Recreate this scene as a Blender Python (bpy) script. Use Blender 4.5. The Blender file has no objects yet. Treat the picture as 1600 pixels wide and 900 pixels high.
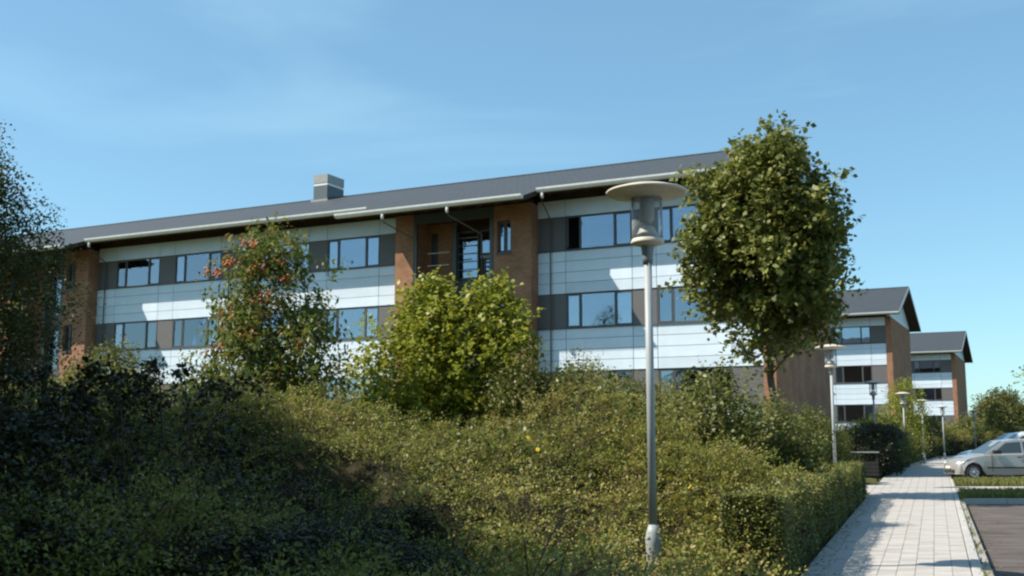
import bpy, bmesh, math, random
import numpy as np
from math import sin, cos, radians, atan, sqrt, pi
from mathutils import Vector

sc = bpy.context.scene
# ------------------------------------------------------------------ camera
EYE = 1.35
cam_d = bpy.data.cameras.new('camera'); cam = bpy.data.objects.new('camera', cam_d)
sc.collection.objects.link(cam); sc.camera = cam
cam_d.sensor_width = 36.0; cam_d.lens = 1700 / 1600 * 36.0
cam_d.clip_start = 0.1; cam_d.clip_end = 3000
cam.location = (0, 0, EYE); cam.rotation_euler = (radians(90) + atan(240 / 1700), 0, 0)

# ------------------------------------------------------------------ light
SUN_T = Vector((0.900, 0.130, -1.0)).normalized()          # direction the sunlight travels
EL = math.asin(-SUN_T.z); AZ = math.atan2(-SUN_T.x, -SUN_T.y)  # azimuth clockwise from +Y
w = bpy.data.worlds.new('World'); sc.world = w; w.use_nodes = True
nt = w.node_tree; nt.nodes.clear()
N = nt.nodes.new
wo = N('ShaderNodeOutputWorld'); bg = N('ShaderNodeBackground'); sky = N('ShaderNodeTexSky')
sky.sky_type = 'NISHITA'; sky.sun_disc = False; sky.sun_elevation = EL; sky.sun_rotation = AZ % (2 * pi)
sky.altitude = 50; sky.air_density = 0.9; sky.dust_density = 0.6; sky.ozone_density = 1.6
tc = N('ShaderNodeTexCoord'); mp = N('ShaderNodeMapping'); mp.inputs['Scale'].default_value = (1.2, 1.2, 5.5)
mp.inputs['Rotation'].default_value = (0.25, 0.15, 0.4)
nz = N('ShaderNodeTexNoise'); nz.inputs['Scale'].default_value = 1.7; nz.inputs['Detail'].default_value = 7
nz.inputs['Distortion'].default_value = 0.6
rp = N('ShaderNodeValToRGB'); rp.color_ramp.elements[0].position = 0.52; rp.color_ramp.elements[1].position = 0.85
rp.color_ramp.elements[1].color = (0.16, 0.16, 0.16, 1)
mx = N('ShaderNodeMixRGB'); mx.blend_type = 'MIX'; mx.inputs[2].default_value = (6.3, 7.2, 8.0, 1)
L = nt.links.new
L(tc.outputs['Generated'], mp.inputs[0]); L(mp.outputs[0], nz.inputs['Vector']); L(nz.outputs['Fac'], rp.inputs[0])
L(rp.outputs[0], mx.inputs[0]); ev = N('ShaderNodeMixRGB'); ev.inputs[0].default_value = .35; ev.inputs[2].default_value = (1.5, 2.4, 3.9, 1); L(sky.outputs[0], ev.inputs[1]); L(ev.outputs[0], mx.inputs[1]); tn_ = N('ShaderNodeMixRGB'); tn_.blend_type = 'MULTIPLY'; tn_.inputs[0].default_value = 1; tn_.inputs[2].default_value = (.85, 1.07, 1.0, 1)
L(mx.outputs[0], tn_.inputs[1]); L(tn_.outputs[0], bg.inputs[0])
bg.inputs[1].default_value = 0.128
L(bg.outputs[0], wo.inputs[0])
sd = bpy.data.lights.new('sun', 'SUN'); sun = bpy.data.objects.new('sun', sd); sc.collection.objects.link(sun)
sd.energy = 5.0; sd.angle = radians(0.53); sd.color = (1.0, 0.92, 0.80)
sun.rotation_euler = SUN_T.to_track_quat('-Z', 'Y').to_euler()
sc.view_settings.view_transform = 'Standard'; sc.view_settings.look = 'None'
sc.view_settings.exposure = 0.6; sc.view_settings.gamma = 1.0
sc.render.engine = 'CYCLES'
sc.render.resolution_x = 1024; sc.render.resolution_y = 576
sc.cycles.max_bounces = 8; sc.cycles.transparent_max_bounces = 12
sc.cycles.filter_width = 2.3

# ------------------------------------------------------------------ helpers: materials
MC = {}
def mat(name, col, rough=0.7, metal=0.0, spec=0.4, var=0.0, scale=8.0, bump=0.0, bscale=60.0, col2=None, coat=0.0, stretch=None):
    if name in MC: return MC[name]
    m = bpy.data.materials.new(name); m.use_nodes = True; MC[name] = m
    nt = m.node_tree; b = nt.nodes['Principled BSDF']
    b.inputs['Roughness'].default_value = rough; b.inputs['Metallic'].default_value = metal
    b.inputs['Specular IOR Level'].default_value = spec; b.inputs['Coat Weight'].default_value = coat
    b.inputs['Base Color'].default_value = (*col, 1)
    if var > 0 or col2 or bump > 0:
        t = nt.nodes.new('ShaderNodeTexCoord'); src = t.outputs['Object']
        if stretch:
            q = nt.nodes.new('ShaderNodeMapping'); q.inputs['Scale'].default_value = stretch
            nt.links.new(src, q.inputs[0]); src = q.outputs[0]
        n = nt.nodes.new('ShaderNodeTexNoise'); n.inputs['Scale'].default_value = scale; n.inputs['Detail'].default_value = 6
        nt.links.new(src, n.inputs['Vector'])
        c2 = col2 if col2 else tuple(min(1, c * (1 + var)) for c in col)
        c1 = col if col2 else tuple(c * (1 - var) for c in col)
        r = nt.nodes.new('ShaderNodeValToRGB'); r.color_ramp.elements[0].position = 0.32; r.color_ramp.elements[1].position = 0.68
        r.color_ramp.elements[0].color = (*c1, 1); r.color_ramp.elements[1].color = (*c2, 1)
        nt.links.new(n.outputs['Fac'], r.inputs[0]); nt.links.new(r.outputs[0], b.inputs['Base Color'])
        if bump > 0:
            n2 = nt.nodes.new('ShaderNodeTexNoise'); n2.inputs['Scale'].default_value = bscale; n2.inputs['Detail'].default_value = 4
            nt.links.new(src, n2.inputs['Vector'])
            bp = nt.nodes.new('ShaderNodeBump'); bp.inputs['Strength'].default_value = bump; bp.inputs['Distance'].default_value = 0.02
            nt.links.new(n2.outputs['Fac'], bp.inputs['Height']); nt.links.new(bp.outputs[0], b.inputs['Normal'])
    return m

def piece_mat(name, col, rough, dv, dh=0.0, spec=0.4, var=0.08, scale=6, bump=0.0, bscale=60):
    """material whose tone differs a little from one piece to the next"""
    if name in MC: return MC[name]
    m = mat(name, col, rough, spec=spec, var=var, scale=scale, bump=bump, bscale=bscale)
    nt = m.node_tree; b = nt.nodes['Principled BSDF']; lk = b.inputs['Base Color'].links[0]; src = lk.from_socket
    oi = nt.nodes.new('ShaderNodeObjectInfo'); mr = nt.nodes.new('ShaderNodeMapRange')
    mr.inputs['To Min'].default_value = 1 - dv; mr.inputs['To Max'].default_value = 1 + dv
    hs = nt.nodes.new('ShaderNodeHueSaturation')
    nt.links.new(oi.outputs['Random'], mr.inputs[0]); nt.links.new(mr.outputs[0], hs.inputs['Value'])
    nt.links.new(src, hs.inputs['Color']); nt.links.new(hs.outputs[0], b.inputs['Base Color'])
    return m

def leaf_mat(name, cols, transl=0.35, rough=0.5):
    if name in MC: return MC[name]
    m = bpy.data.materials.new(name); m.use_nodes = True; MC[name] = m
    nt = m.node_tree; b = nt.nodes['Principled BSDF']; o = nt.nodes['Material Output']
    a = nt.nodes.new('ShaderNodeAttribute'); a.attribute_name = 'tint'
    r = nt.nodes.new('ShaderNodeValToRGB'); e = r.color_ramp.elements
    for i, (p, c) in enumerate(cols):
        if i < 2: e[i].position = p; e[i].color = (*c, 1)
        else:
            x = e.new(p); x.color = (*c, 1)
    nt.links.new(a.outputs['Fac'], r.inputs[0]); nt.links.new(r.outputs[0], b.inputs['Base Color'])
    b.inputs['Roughness'].default_value = rough; b.inputs['Specular IOR Level'].default_value = 0.35
    t = nt.nodes.new('ShaderNodeBsdfTranslucent'); nt.links.new(r.outputs[0], t.inputs[0])
    mx = nt.nodes.new('ShaderNodeMixShader'); mx.inputs[0].default_value = transl
    nt.links.new(b.outputs[0], mx.inputs[1]); nt.links.new(t.outputs[0], mx.inputs[2]); nt.links.new(mx.outputs[0], o.inputs[0])
    return m

def brick_mat(name, c1, c2, mortar):
    m = bpy.data.materials.new(name); m.use_nodes = True; MC[name] = m
    nt = m.node_tree; b = nt.nodes['Principled BSDF']; N = nt.nodes.new; L = nt.links.new
    t = N('ShaderNodeTexCoord'); s = N('ShaderNodeSeparateXYZ'); L(t.outputs['Object'], s.inputs[0])
    ns = N('ShaderNodeSeparateXYZ'); L(t.outputs['Normal'], ns.inputs[0])
    ab = N('ShaderNodeMath'); ab.operation = 'ABSOLUTE'; L(ns.outputs[0], ab.inputs[0])
    gt = N('ShaderNodeMath'); gt.operation = 'GREATER_THAN'; gt.inputs[1].default_value = 0.6; L(ab.outputs[0], gt.inputs[0])
    mxx = N('ShaderNodeMix'); mxx.data_type = 'FLOAT'; L(gt.outputs[0], mxx.inputs[0]); L(s.outputs[0], mxx.inputs[2]); L(s.outputs[1], mxx.inputs[3])
    c = N('ShaderNodeCombineXYZ'); L(mxx.outputs[0], c.inputs[0]); L(s.outputs[2], c.inputs[1])
    br = N('ShaderNodeTexBrick'); br.inputs['Scale'].default_value = 1.0
    br.inputs['Brick Width'].default_value = 0.22; br.inputs['Row Height'].default_value = 0.072; br.inputs['Mortar Size'].default_value = 0.008
    br.inputs['Color1'].default_value = (*c1, 1); br.inputs['Color2'].default_value = (*c2, 1); br.inputs['Mortar'].default_value = (*mortar, 1)
    br.inputs['Bias'].default_value = -0.1
    L(c.outputs[0], br.inputs['Vector'])
    n = N('ShaderNodeTexNoise'); n.inputs['Scale'].default_value = 0.9; n.inputs['Detail'].default_value = 8; L(t.outputs['Object'], n.inputs['Vector'])
    mr = N('ShaderNodeMapRange'); mr.inputs[1].default_value = 0.3; mr.inputs[2].default_value = 0.7; mr.inputs['To Min'].default_value = 0.78; mr.inputs['To Max'].default_value = 1.2
    L(n.outputs['Fac'], mr.inputs[0])
    hs = N('ShaderNodeHueSaturation'); L(br.outputs[0], hs.inputs['Color']); L(mr.outputs[0], hs.inputs['Value']); L(hs.outputs[0], b.inputs['Base Color'])
    b.inputs['Roughness'].default_value = 0.85; b.inputs['Specular IOR Level'].default_value = 0.2
    bp = N('ShaderNodeBump'); bp.inputs['Strength'].default_value = 0.5; bp.inputs['Distance'].default_value = 0.01; bp.invert = True
    L(br.outputs['Fac'], bp.inputs['Height']); L(bp.outputs[0], b.inputs['Normal'])
    return m

# ------------------------------------------------------------------ helpers: objects
COL = sc.collection
def tag(o, label=None, cat=None, group=None, kind=None):
    if label: o['label'] = label
    if cat: o['category'] = cat
    if group: o['group'] = group
    if kind: o['kind'] = kind
    return o
def empty(name, loc, rz=0.0, label=None, cat=None, group=None):
    o = bpy.data.objects.new(name, None); COL.objects.link(o); o.location = loc; o.rotation_euler = (0, 0, rz)
    o.empty_display_size = 0.2
    return tag(o, label, cat, group)
def link(name, me, parent=None, loc=None):
    o = bpy.data.objects.new(name, me); COL.objects.link(o)
    if parent: o.parent = parent
    if loc: o.location = loc
    return o
def copy_tree(o, parent=None):
    c = o.copy(); COL.objects.link(c)
    if parent: c.parent = parent
    for ch in [x for x in KIDS.get(o.name, [])]: pass
    for ch in list(o.children): copy_tree(ch, c)
    return c
KIDS = {}

class MB:
    """collects shapes, links them as one mesh"""
    def __init__(s): s.v = []; s.f = []; s.mi = []; s.sm = []
    def add(s, vs, fs, mi=0, smooth=False):
        o = len(s.v); s.v += [tuple(v) for v in vs]
        for f in fs: s.f.append(tuple(i + o for i in f)); s.mi.append(mi); s.sm.append(smooth)
        return s
    def box(s, x0, x1, y0, y1, z0, z1, mi=0):
        v = [(x0,y0,z0),(x1,y0,z0),(x1,y1,z0),(x0,y1,z0),(x0,y0,z1),(x1,y0,z1),(x1,y1,z1),(x0,y1,z1)]
        return s.add(v, [(0,3,2,1),(4,5,6,7),(0,1,5,4),(1,2,6,5),(2,3,7,6),(3,0,4,7)], mi)
    def prism(s, prof, x0, x1, mi=0):
        """profile in (y,z), counter-clockwise seen from +x, extruded along x"""
        n = len(prof); v = [(x0, y, z) for y, z in prof] + [(x1, y, z) for y, z in prof]
        fs = [tuple(range(n - 1, -1, -1)), tuple(range(n, 2 * n))] + [(i, (i + 1) % n, n + (i + 1) % n, n + i) for i in range(n)]
        return s.add(v, fs, mi)
    def lathe(s, prof, seg=24, c=(0, 0, 0), mi=0, smooth=True, axis='z'):
        v = []; n = len(prof)
        for r, z in prof:
            for k in range(seg):
                a = 2 * pi * k / seg
                p = (r * cos(a), r * sin(a), z) if axis == 'z' else (r * cos(a), z, r * sin(a))
                v.append((p[0] + c[0], p[1] + c[1], p[2] + c[2]))
        fs = []
        for i in range(n - 1):
            for k in range(seg):
                k2 = (k + 1) % seg
                q = (i*seg+k, i*seg+k2, (i+1)*seg+k2, (i+1)*seg+k)
                fs.append(q if axis == 'z' else q[::-1])
        return s.add(v, fs, mi, smooth)
    def tube(s, pts, rad, seg=6, mi=0, caps=True):
        P = [Vector(p) for p in pts]; R = rad if hasattr(rad, '__len__') else [rad] * len(P)
        v = []; n = len(P)
        for i, p in enumerate(P):
            d = (P[min(i + 1, n - 1)] - P[max(i - 1, 0)]).normalized()
            a = d.orthogonal().normalized() if abs(d.z) > 0.95 else d.cross(Vector((0, 0, 1))).normalized()
            b = d.cross(a)
            for k in range(seg):
                t = 2 * pi * k / seg; v.append(p + a * (R[i] * cos(t)) + b * (R[i] * sin(t)))
        fs = [(i*seg+k, i*seg+(k+1) % seg, (i+1)*seg+(k+1) % seg, (i+1)*seg+k) for i in range(n - 1) for k in range(seg)]
        if caps: fs += [tuple(range(seg - 1, -1, -1)), tuple(range((n-1)*seg, n*seg))]
        return s.add(v, fs, mi, True)
    def mesh(s, name, mats):
        me = bpy.data.meshes.new(name); me.from_pydata(s.v, [], s.f)
        for m in (mats if isinstance(mats, (list, tuple)) else [mats]): me.materials.append(m)
        me.polygons.foreach_set('material_index', s.mi); me.polygons.foreach_set('use_smooth', s.sm)
        me.update(); return me
    def build(s, name, mats, parent=None, loc=None): return link(name, s.mesh(name, mats), parent, loc)

def np_mesh(name, V, F, mats, tint=None, mi=None, smooth=False):
    """V (n,3), F (m,4) quads"""
    me = bpy.data.meshes.new(name); n = len(V); m = len(F)
    me.vertices.add(n); me.vertices.foreach_set('co', np.ascontiguousarray(V, dtype=np.float32).ravel())
    me.loops.add(m * 4); me.loops.foreach_set('vertex_index', np.ascontiguousarray(F, dtype=np.int32).ravel())
    me.polygons.add(m); me.polygons.foreach_set('loop_start', np.arange(0, m * 4, 4, dtype=np.int32))
    for x in (mats if isinstance(mats, (list, tuple)) else [mats]): me.materials.append(x)
    if mi is not None: me.polygons.foreach_set('material_index', np.ascontiguousarray(mi, dtype=np.int32))
    me.update(calc_edges=True)
    if smooth: me.polygons.foreach_set('use_smooth', [True] * m)
    if tint is not None:
        a = me.attributes.new('tint', 'FLOAT', 'FACE'); a.data.foreach_set('value', np.ascontiguousarray(tint, dtype=np.float32))
    return me

# ------------------------------------------------------------------ foliage
def nrm(a): return a / np.maximum(np.linalg.norm(a, axis=-1, keepdims=True), 1e-9)
def shoot_leaves(p0, d, length, droop, nl, L, W, rng, side=0.75, tint=None, spread=1.0):
    """leaves along curved shoots. p0,d (n,3); length (n,); nl leaves per shoot. Returns V,F,tint,curve points"""
    n = len(p0); d = nrm(d)
    t = (np.arange(nl) + 0.6) / nl
    T = np.broadcast_to(t, (n, nl)) + rng.uniform(-.3, .3, (n, nl)) / nl
    ln = length[:, None]
    P = p0[:, None, :] + d[:, None, :] * (T * ln)[..., None]
    P[..., 2] -= droop[:, None] * ln * T ** 2
    tang = np.repeat(d[:, None, :], nl, 1).copy(); tang[..., 2] -= 2 * droop[:, None] * T; tang = nrm(tang)
    rnd = rng.normal(size=(n, nl, 3)); perp = nrm(rnd - (rnd * tang).sum(-1, keepdims=True) * tang)
    ld = nrm(tang * (1 - side) + perp * side)
    P = P + perp * (rng.uniform(0, .5, (n, nl, 1)) * L * spread)
    up = np.array([-.25, -.1, 1.0]) + rng.normal(size=(n, nl, 3)) * 0.55
    lat = nrm(np.cross(ld, up)); nor = np.cross(lat, ld)
    sz = (L * rng.uniform(.65, 1.25, (n, nl, 1)))
    ww = W / L
    a = P; tip = P + ld * sz; mid = P + ld * sz * .45 - nor * sz * 0.0
    l = mid + lat * sz * ww * .5 + nor * sz * .10; r = mid - lat * sz * ww * .5 + nor * sz * .10
    V = np.stack([a, r, tip, l], 2).reshape(-1, 3)
    F = np.arange(n * nl * 4).reshape(-1, 4)
    if tint is None: tint = rng.uniform(0, 1, n)
    tt = np.clip(np.repeat(tint[:, None], nl, 1) * .6 + rng.uniform(0, .4, (n, nl)), 0, 1).ravel()
    return V, F, tt

def prof_r(prof, z):
    zs = [p[0] for p in prof]
    return (np.interp(z, zs, [p[1] for p in prof]), np.interp(z, zs, [p[2] for p in prof]), np.interp(z, zs, [p[3] for p in prof]))

def crown_shoots(rng, prof, n, shell=0.5, lump=0.16, flat=1.0):
    """start points and directions for shoots filling a crown profile [(z, cx, cy, r)...]"""
    z0, z1 = prof[0][0], prof[-1][0]
    out_p, out_d, got = [], [], 0
    rmax = max(p[3] for p in prof)
    ph = rng.uniform(0, 6.28, 6)
    while got < n:
        z = rng.uniform(z0, z1, n * 2); cx, cy, r = prof_r(prof, z)
        keep = rng.uniform(0, 1, n * 2) < (r / rmax) ** 1.3; z, cx, cy, r = z[keep], cx[keep], cy[keep], r[keep]
        a = rng.uniform(0, 2 * pi, len(z))
        k = 1 + lump * (np.sin(3 * a + z * 1.7 + ph[0]) * .5 + np.sin(5 * a - z * 2.6 + ph[1]) * .5 + np.sin(2 * a + z * 4.1 + ph[2]) * .5)
        u = rng.uniform(0, 1, len(z)) ** shell
        rr = r * k * u
        p = np.stack([cx + rr * np.cos(a), cy + rr * np.sin(a) * flat, z], 1)
        zc = (z0 + z1) / 2
        dz = (z - zc) / (z1 - z0)
        dd = np.stack([np.cos(a) * u, np.sin(a) * u, .35 + dz * 1.3], 1) + rng.normal(size=(len(z), 3)) * .35
        out_p.append(p); out_d.append(dd); got += len(z)
    return np.concatenate(out_p)[:n], np.concatenate(out_d)[:n]

def limb(mb, a, b, r0, r1, rng, sag=0.0, seg=6, k=5):
    a = Vector(a); b = Vector(b); n = k; pts = []; L_ = (b - a).length
    for i in range(n + 1):
        t = i / n; p = a.lerp(b, t)
        w_ = sin(pi * t) * L_ * .05
        p += Vector((rng.normal() * w_, rng.normal() * w_, rng.normal() * w_ * .6 + sin(pi * t) * sag))
        pts.append(p)
    mb.tube(pts, [r0 + (r1 - r0) * i / n for i in range(n + 1)], seg)
    return pts

def make_tree(name, label, cat, loc, prof, trunk_r, n_shoots, nl, L_, W_, lm, bark, seed, length=(.25, .5), droop=.15, limbs=26,
              shell=.5, lump=.16, side=.75, group=None, trunk_h=None, stems=1, cluster=None, tintz=0.0, lean=(0, 0), seglimb=5, holes=0.0, crownname='crown', trunkname='trunk', up=0.0):
    rng = np.random.default_rng(seed)
    root = empty(name, loc, 0, label, cat, group)
    p, d = crown_shoots(rng, prof, n_shoots, shell, lump)
    if cluster:   # pull shoots into clumps so that gaps show between them
        nc, tight = cluster
        c, _ = crown_shoots(rng, prof, nc, shell, lump)
        idx = rng.integers(0, nc, n_shoots)
        p = c[idx] + rng.normal(size=(n_shoots, 3)) * tight
        cx, cy, _r = prof_r(prof, p[:, 2])
        base = np.stack([cx, cy, np.full(len(p), prof[0][0])], 1)
        d = nrm(p - base) + nrm(p - c[idx]) * .8 + rng.normal(size=(n_shoots, 3)) * .3
        ct = rng.uniform(0, 1, nc); tn = np.clip(ct[idx] * .6 + rng.uniform(0, .4, n_shoots), 0, 1)
    else: tn = rng.uniform(0, 1, n_shoots); c = None
    d = d + np.array([0, 0, up])
    zmid = (p[:, 2] - prof[0][0]) / (prof[-1][0] - prof[0][0])
    tn = np.clip(tn + tintz * (zmid - .5), 0, 1)
    ln = rng.uniform(length[0], length[1], n_shoots); dr = rng.normal(droop, .1, n_shoots)
    V, F, tt = shoot_leaves(p, d, ln, dr, nl, L_, W_, rng, side, tn)
    link(crownname, np_mesh(crownname, V, F, lm, tt), root)
    mb = MB(); zt = prof[-1][0]; h0 = trunk_h if trunk_h else prof[0][0]
    for s_ in range(stems):
        a = 2 * pi * s_ / max(stems, 1) + 0.5
        off = (0.12 * cos(a), 0.12 * sin(a)) if stems > 1 else (0, 0)
        cx, cy, r = prof_r(prof, h0 + (zt - h0) * .75)
        top = (cx + off[0] * 6, cy + off[1] * 6, h0 + (zt - h0) * .8)
        pts = limb(mb, (off[0], off[1], -0.3), (off[0] * 3 + lean[0], off[1] * 3 + lean[1], h0), trunk_r, trunk_r * .72, rng, seg=8)
        q = limb(mb, pts[-1], top, trunk_r * .72, trunk_r * .12, rng, seg=6)
        src = (c if c is not None else p)
        for i in rng.choice(len(src), min(limbs, len(src)), replace=False):
            e = src[i]; t = np.clip((e[2] - h0) / (zt - h0) * .75, 0, .95)
            s0 = q[int(t * (len(q) - 1))]
            limb(mb, s0, tuple(e), trunk_r * .28, trunk_r * .05, rng, seg=4, k=4)
    mb.build(trunkname, bark, root)
    return root

BARK = mat('bark', (.10, .075, .055), .9, var=.35, scale=14, bump=.6, bscale=40, stretch=(1, 1, .3))
TWIG = mat('twig_bark', (.085, .055, .038), .9, var=.3, scale=20)
LM_MAPLE = leaf_mat('maple_leaf', [(0, (.06, .075, .014)), (1, (.33, .32, .12)), (.45, (.14, .158, .028)), (.75, (.24, .245, .055))], .34, .5)
LM_YG = leaf_mat('yellow_green_leaf', [(0, (.12, .15, .014)), (1, (.42, .30, .07)), (.5, (.24, .27, .024)), (.8, (.36, .35, .05))], .45, .45)
LM_ROWAN = leaf_mat('rowan_leaf', [(0, (.06, .10, .018)), (1, (.36, .17, .04)), (.4, (.12, .17, .03)), (.75, (.24, .21, .05))], .4, .45)
LM_BIRCH = leaf_mat('birch_leaf', [(0, (.045, .065, .022)), (1, (.18, .14, .03)), (.6, (.085, .10, .03))], .35, .5)
LM_OLIVE = leaf_mat('cotoneaster_leaf', [(0, (.09, .115, .022)), (1, (.34, .235, .085)), (.35, (.195, .215, .036)), (.72, (.30, .285, .065))], .36, .5)
LM_GREEN = leaf_mat('shrub_leaf', [(0, (.06, .08, .020)), (1, (.27, .25, .08)), (.5, (.135, .155, .034))], .35, .45)
LM_SHADED = leaf_mat('shaded_shrub_leaf', [(0, (.015, .018, .004)), (1, (.055, .046, .012)), (.5, (.028, .030, .006))], .12, .45)  # deep shade is put into these near-black leaf colours
LM_HEDGE = leaf_mat('hedge_leaf', [(0, (.035, .048, .010)), (1, (.22, .16, .04)), (.5, (.105, .12, .022)), (.78, (.20, .195, .036))], .08, .5)
LM_FAR = leaf_mat('far_tree_leaf', [(0, (.05, .075, .018)), (1, (.19, .16, .035)), (.5, (.11, .125, .028))], .35, .5)
LM_GRASS = leaf_mat('grass_blade', [(0, (.10, .12, .03)), (1, (.30, .26, .08)), (.5, (.17, .19, .045))], .35, .5)

# ------------------------------------------------------------------ setting: lie of the land
def xl(Y): Y = np.asarray(Y, float); return np.where(Y < 42.75, 2.92 + .3656 * (Y - 11.34), np.where(Y < 70, 14.40 + .405 * (Y - 42.75), np.where(Y < 100, 25.44 + .44 * (Y - 70), 38.64 + .64 * (Y - 100))))
def xr(Y): Y = np.asarray(Y, float); return np.where(Y < 42.75, 4.80 + .390 * (Y - 11.34), np.where(Y < 70, 17.05 + .43 * (Y - 42.75), np.where(Y < 100, 28.77 + .48 * (Y - 70), 43.17 + .66 * (Y - 100))))
def sst(a, b, x): t = np.clip((x - a) / (b - a), 0, 1); return t * t * (3 - 2 * t)
def terrain_h(x, y):
    x = np.asarray(x, float); y = np.asarray(y, float)
    d = (xl(y) - x) * .93
    k = sst(6, 24, y)
    near = 1.65 * sst(1.0, 12, d) * k
    jun = 1 - sst(28.0, 29.5, y) * (1 - sst(34.5, 42, y)) * (1 - sst(6, 12, d))      # the side path comes through on the level
    h = near * jun
    h = h + .04 * np.sin(x * 1.3 + y * .7) * sst(.8, 3, d)
    return np.where(d > 0.3, h, np.where(d > -.5, -.06, -.15))

g1 = np.concatenate([[-900, -500, -250, -120, -70, -45], np.arange(-32, 44, .5), [46, 50, 60, 75, 100, 150, 250, 500, 900]])
g2 = np.concatenate([[-600, -200, -80, -30, -12], np.arange(-6, 60, .5), np.arange(60, 150, 3), [160, 200, 300, 500, 900, 1500]])
GX, GY = np.meshgrid(g1, g2); GZ = terrain_h(GX, GY)
nv, nu = GX.shape
idx = np.arange(nv * nu).reshape(nv, nu)
TF = np.stack([idx[:-1, :-1], idx[:-1, 1:], idx[1:, 1:], idx[1:, :-1]], -1).reshape(-1, 4)
M_SOIL = mat('grassy_soil', (.055, .050, .022), .95, scale=1.6, col2=(.085, .095, .03), bump=.5, bscale=30, spec=.1)
tag(link('ground', np_mesh('ground', np.stack([GX, GY, GZ], -1).reshape(-1, 3), TF, M_SOIL, smooth=True)), kind='structure')

# ---- footpath with paving slabs
M_BED = mat('paving_joint', (.29, .27, .24), .95, var=.2, scale=5)
M_SLAB = piece_mat('concrete_slab', (.41, .385, .355), .85, .09, var=.07, scale=3.5, bump=.25, bscale=90, spec=.25)
M_SLAB2 = mat('concrete_slab_far', (.41, .385, .355), .85, var=.09, scale=2.2, spec=.25)
M_KERB = piece_mat('kerb_stone', (.42, .40, .375), .85, .06, var=.08, scale=4, spec=.2)
ys = np.concatenate([np.arange(-6, 130.01, 2.0)])
mb = MB()
for a, b in zip(ys[:-1], ys[1:]):
    q = [(float(xl(a)), a), (float(xr(a)) + .1, a), (float(xr(b)) + .1, b), (float(xl(b)), b)]
    v = [(x, y, -.3) for x, y in q] + [(x, y, -.022) for x, y in q]
    mb.add(v, [(4, 5, 6, 7), (1, 2, 6, 5), (3, 0, 4, 7)])
path = mb.build('path', M_BED); tag(path, kind='structure')
# rows across the path; the nearest visible 290 are pieces, the rest one mesh
row = .22; NC = 9
slabs = []
Y = -5.0
while Y < 128:
    n = NC if Y < 46 else 10
    for c in range(n):
        def px_(yy, u): a = float(xl(yy)); b = float(xr(yy)) - .13; return a + (b - a) * u
        off = .5 if int(round(Y / row)) % 2 else 0
        u0, u1 = (c + off * 0) / n, (c + 1 + off * 0) / n
        g = .0016
        q = [(px_(Y, u0) + g, Y + g), (px_(Y, u1) - g, Y + g), (px_(Y + row, u1) - g, Y + row - g), (px_(Y + row, u0) + g, Y + row - g)]
        slabs.append((Y, q))
    Y += row
rs = random.Random(5)
def slab_geo(q, dz, ox=0, oy=0):
    b = .008; cx = sum(p[0] for p in q) / 4; cy = sum(p[1] for p in q) / 4
    ins = [(x + (cx - x) * .02, y + (cy - y) * .02) for x, y in q]
    v = [(x - ox, y - oy, -.03) for x, y in q] + [(x - ox, y - oy, dz - .006) for x, y in q] + [(x - ox, y - oy, dz) for x, y in ins]
    return v, [(0, 1, 5, 4), (1, 2, 6, 5), (2, 3, 7, 6), (3, 0, 4, 7), (4, 5, 9, 8), (5, 6, 10, 9), (6, 7, 11, 10), (7, 4, 8, 11), (8, 9, 10, 11)]
vis = [s for s in slabs if s[0] >= 9.6][:290]; visset = set(id(s) for s in vis)
rest = MB(); proto = None
for s in slabs:
    dz = rs.uniform(-.0025, .0025)
    if id(s) in visset:
        v, f = slab_geo(s[1], dz); MB().add(v, f).build('paving_slab', M_SLAB, path)
    else:
        v, f = slab_geo(s[1], dz); rest.add(v, f)
tag(rest.build('paving_slabs', M_SLAB2, path), kind='stuff')
kb = None
Y = 8.0; n = 0
restk = MB()
while Y < 126:
    L_ = 1.0; x0 = float(xr(Y + .006)); x1 = float(xr(Y + L_ - .006))
    if 29.6 < Y < 33.4: z1 = .004
    else: z1 = .008
    q = [(x0 - .12, Y + .006), (x0, Y + .006), (x1, Y + L_ - .006), (x1 - .12, Y + L_ - .006)]
    v = [(x, y, -.25) for x, y in q] + [(x, y, z1 - .012) for x, y in q]
    ins = [(q[0][0] + .01, q[0][1] + .01), (q[1][0] - .014, q[1][1] + .01), (q[2][0] - .014, q[2][1] - .01), (q[3][0] + .01, q[3][1] - .01)]
    v += [(x, y, z1) for x, y in ins]
    f = [(0, 1, 5, 4), (1, 2, 6, 5), (2, 3, 7, 6), (3, 0, 4, 7), (4, 5, 9, 8), (5, 6, 10, 9), (6, 7, 11, 10), (7, 4, 8, 11), (8, 9, 10, 11)]
    if Y < 50: MB().add(v, f).build('kerb_stone', M_KERB, path)
    else: restk.add(v, f)
    Y += L_
tag(restk.build('kerb_stones', M_KERB, path), kind='stuff')

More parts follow.
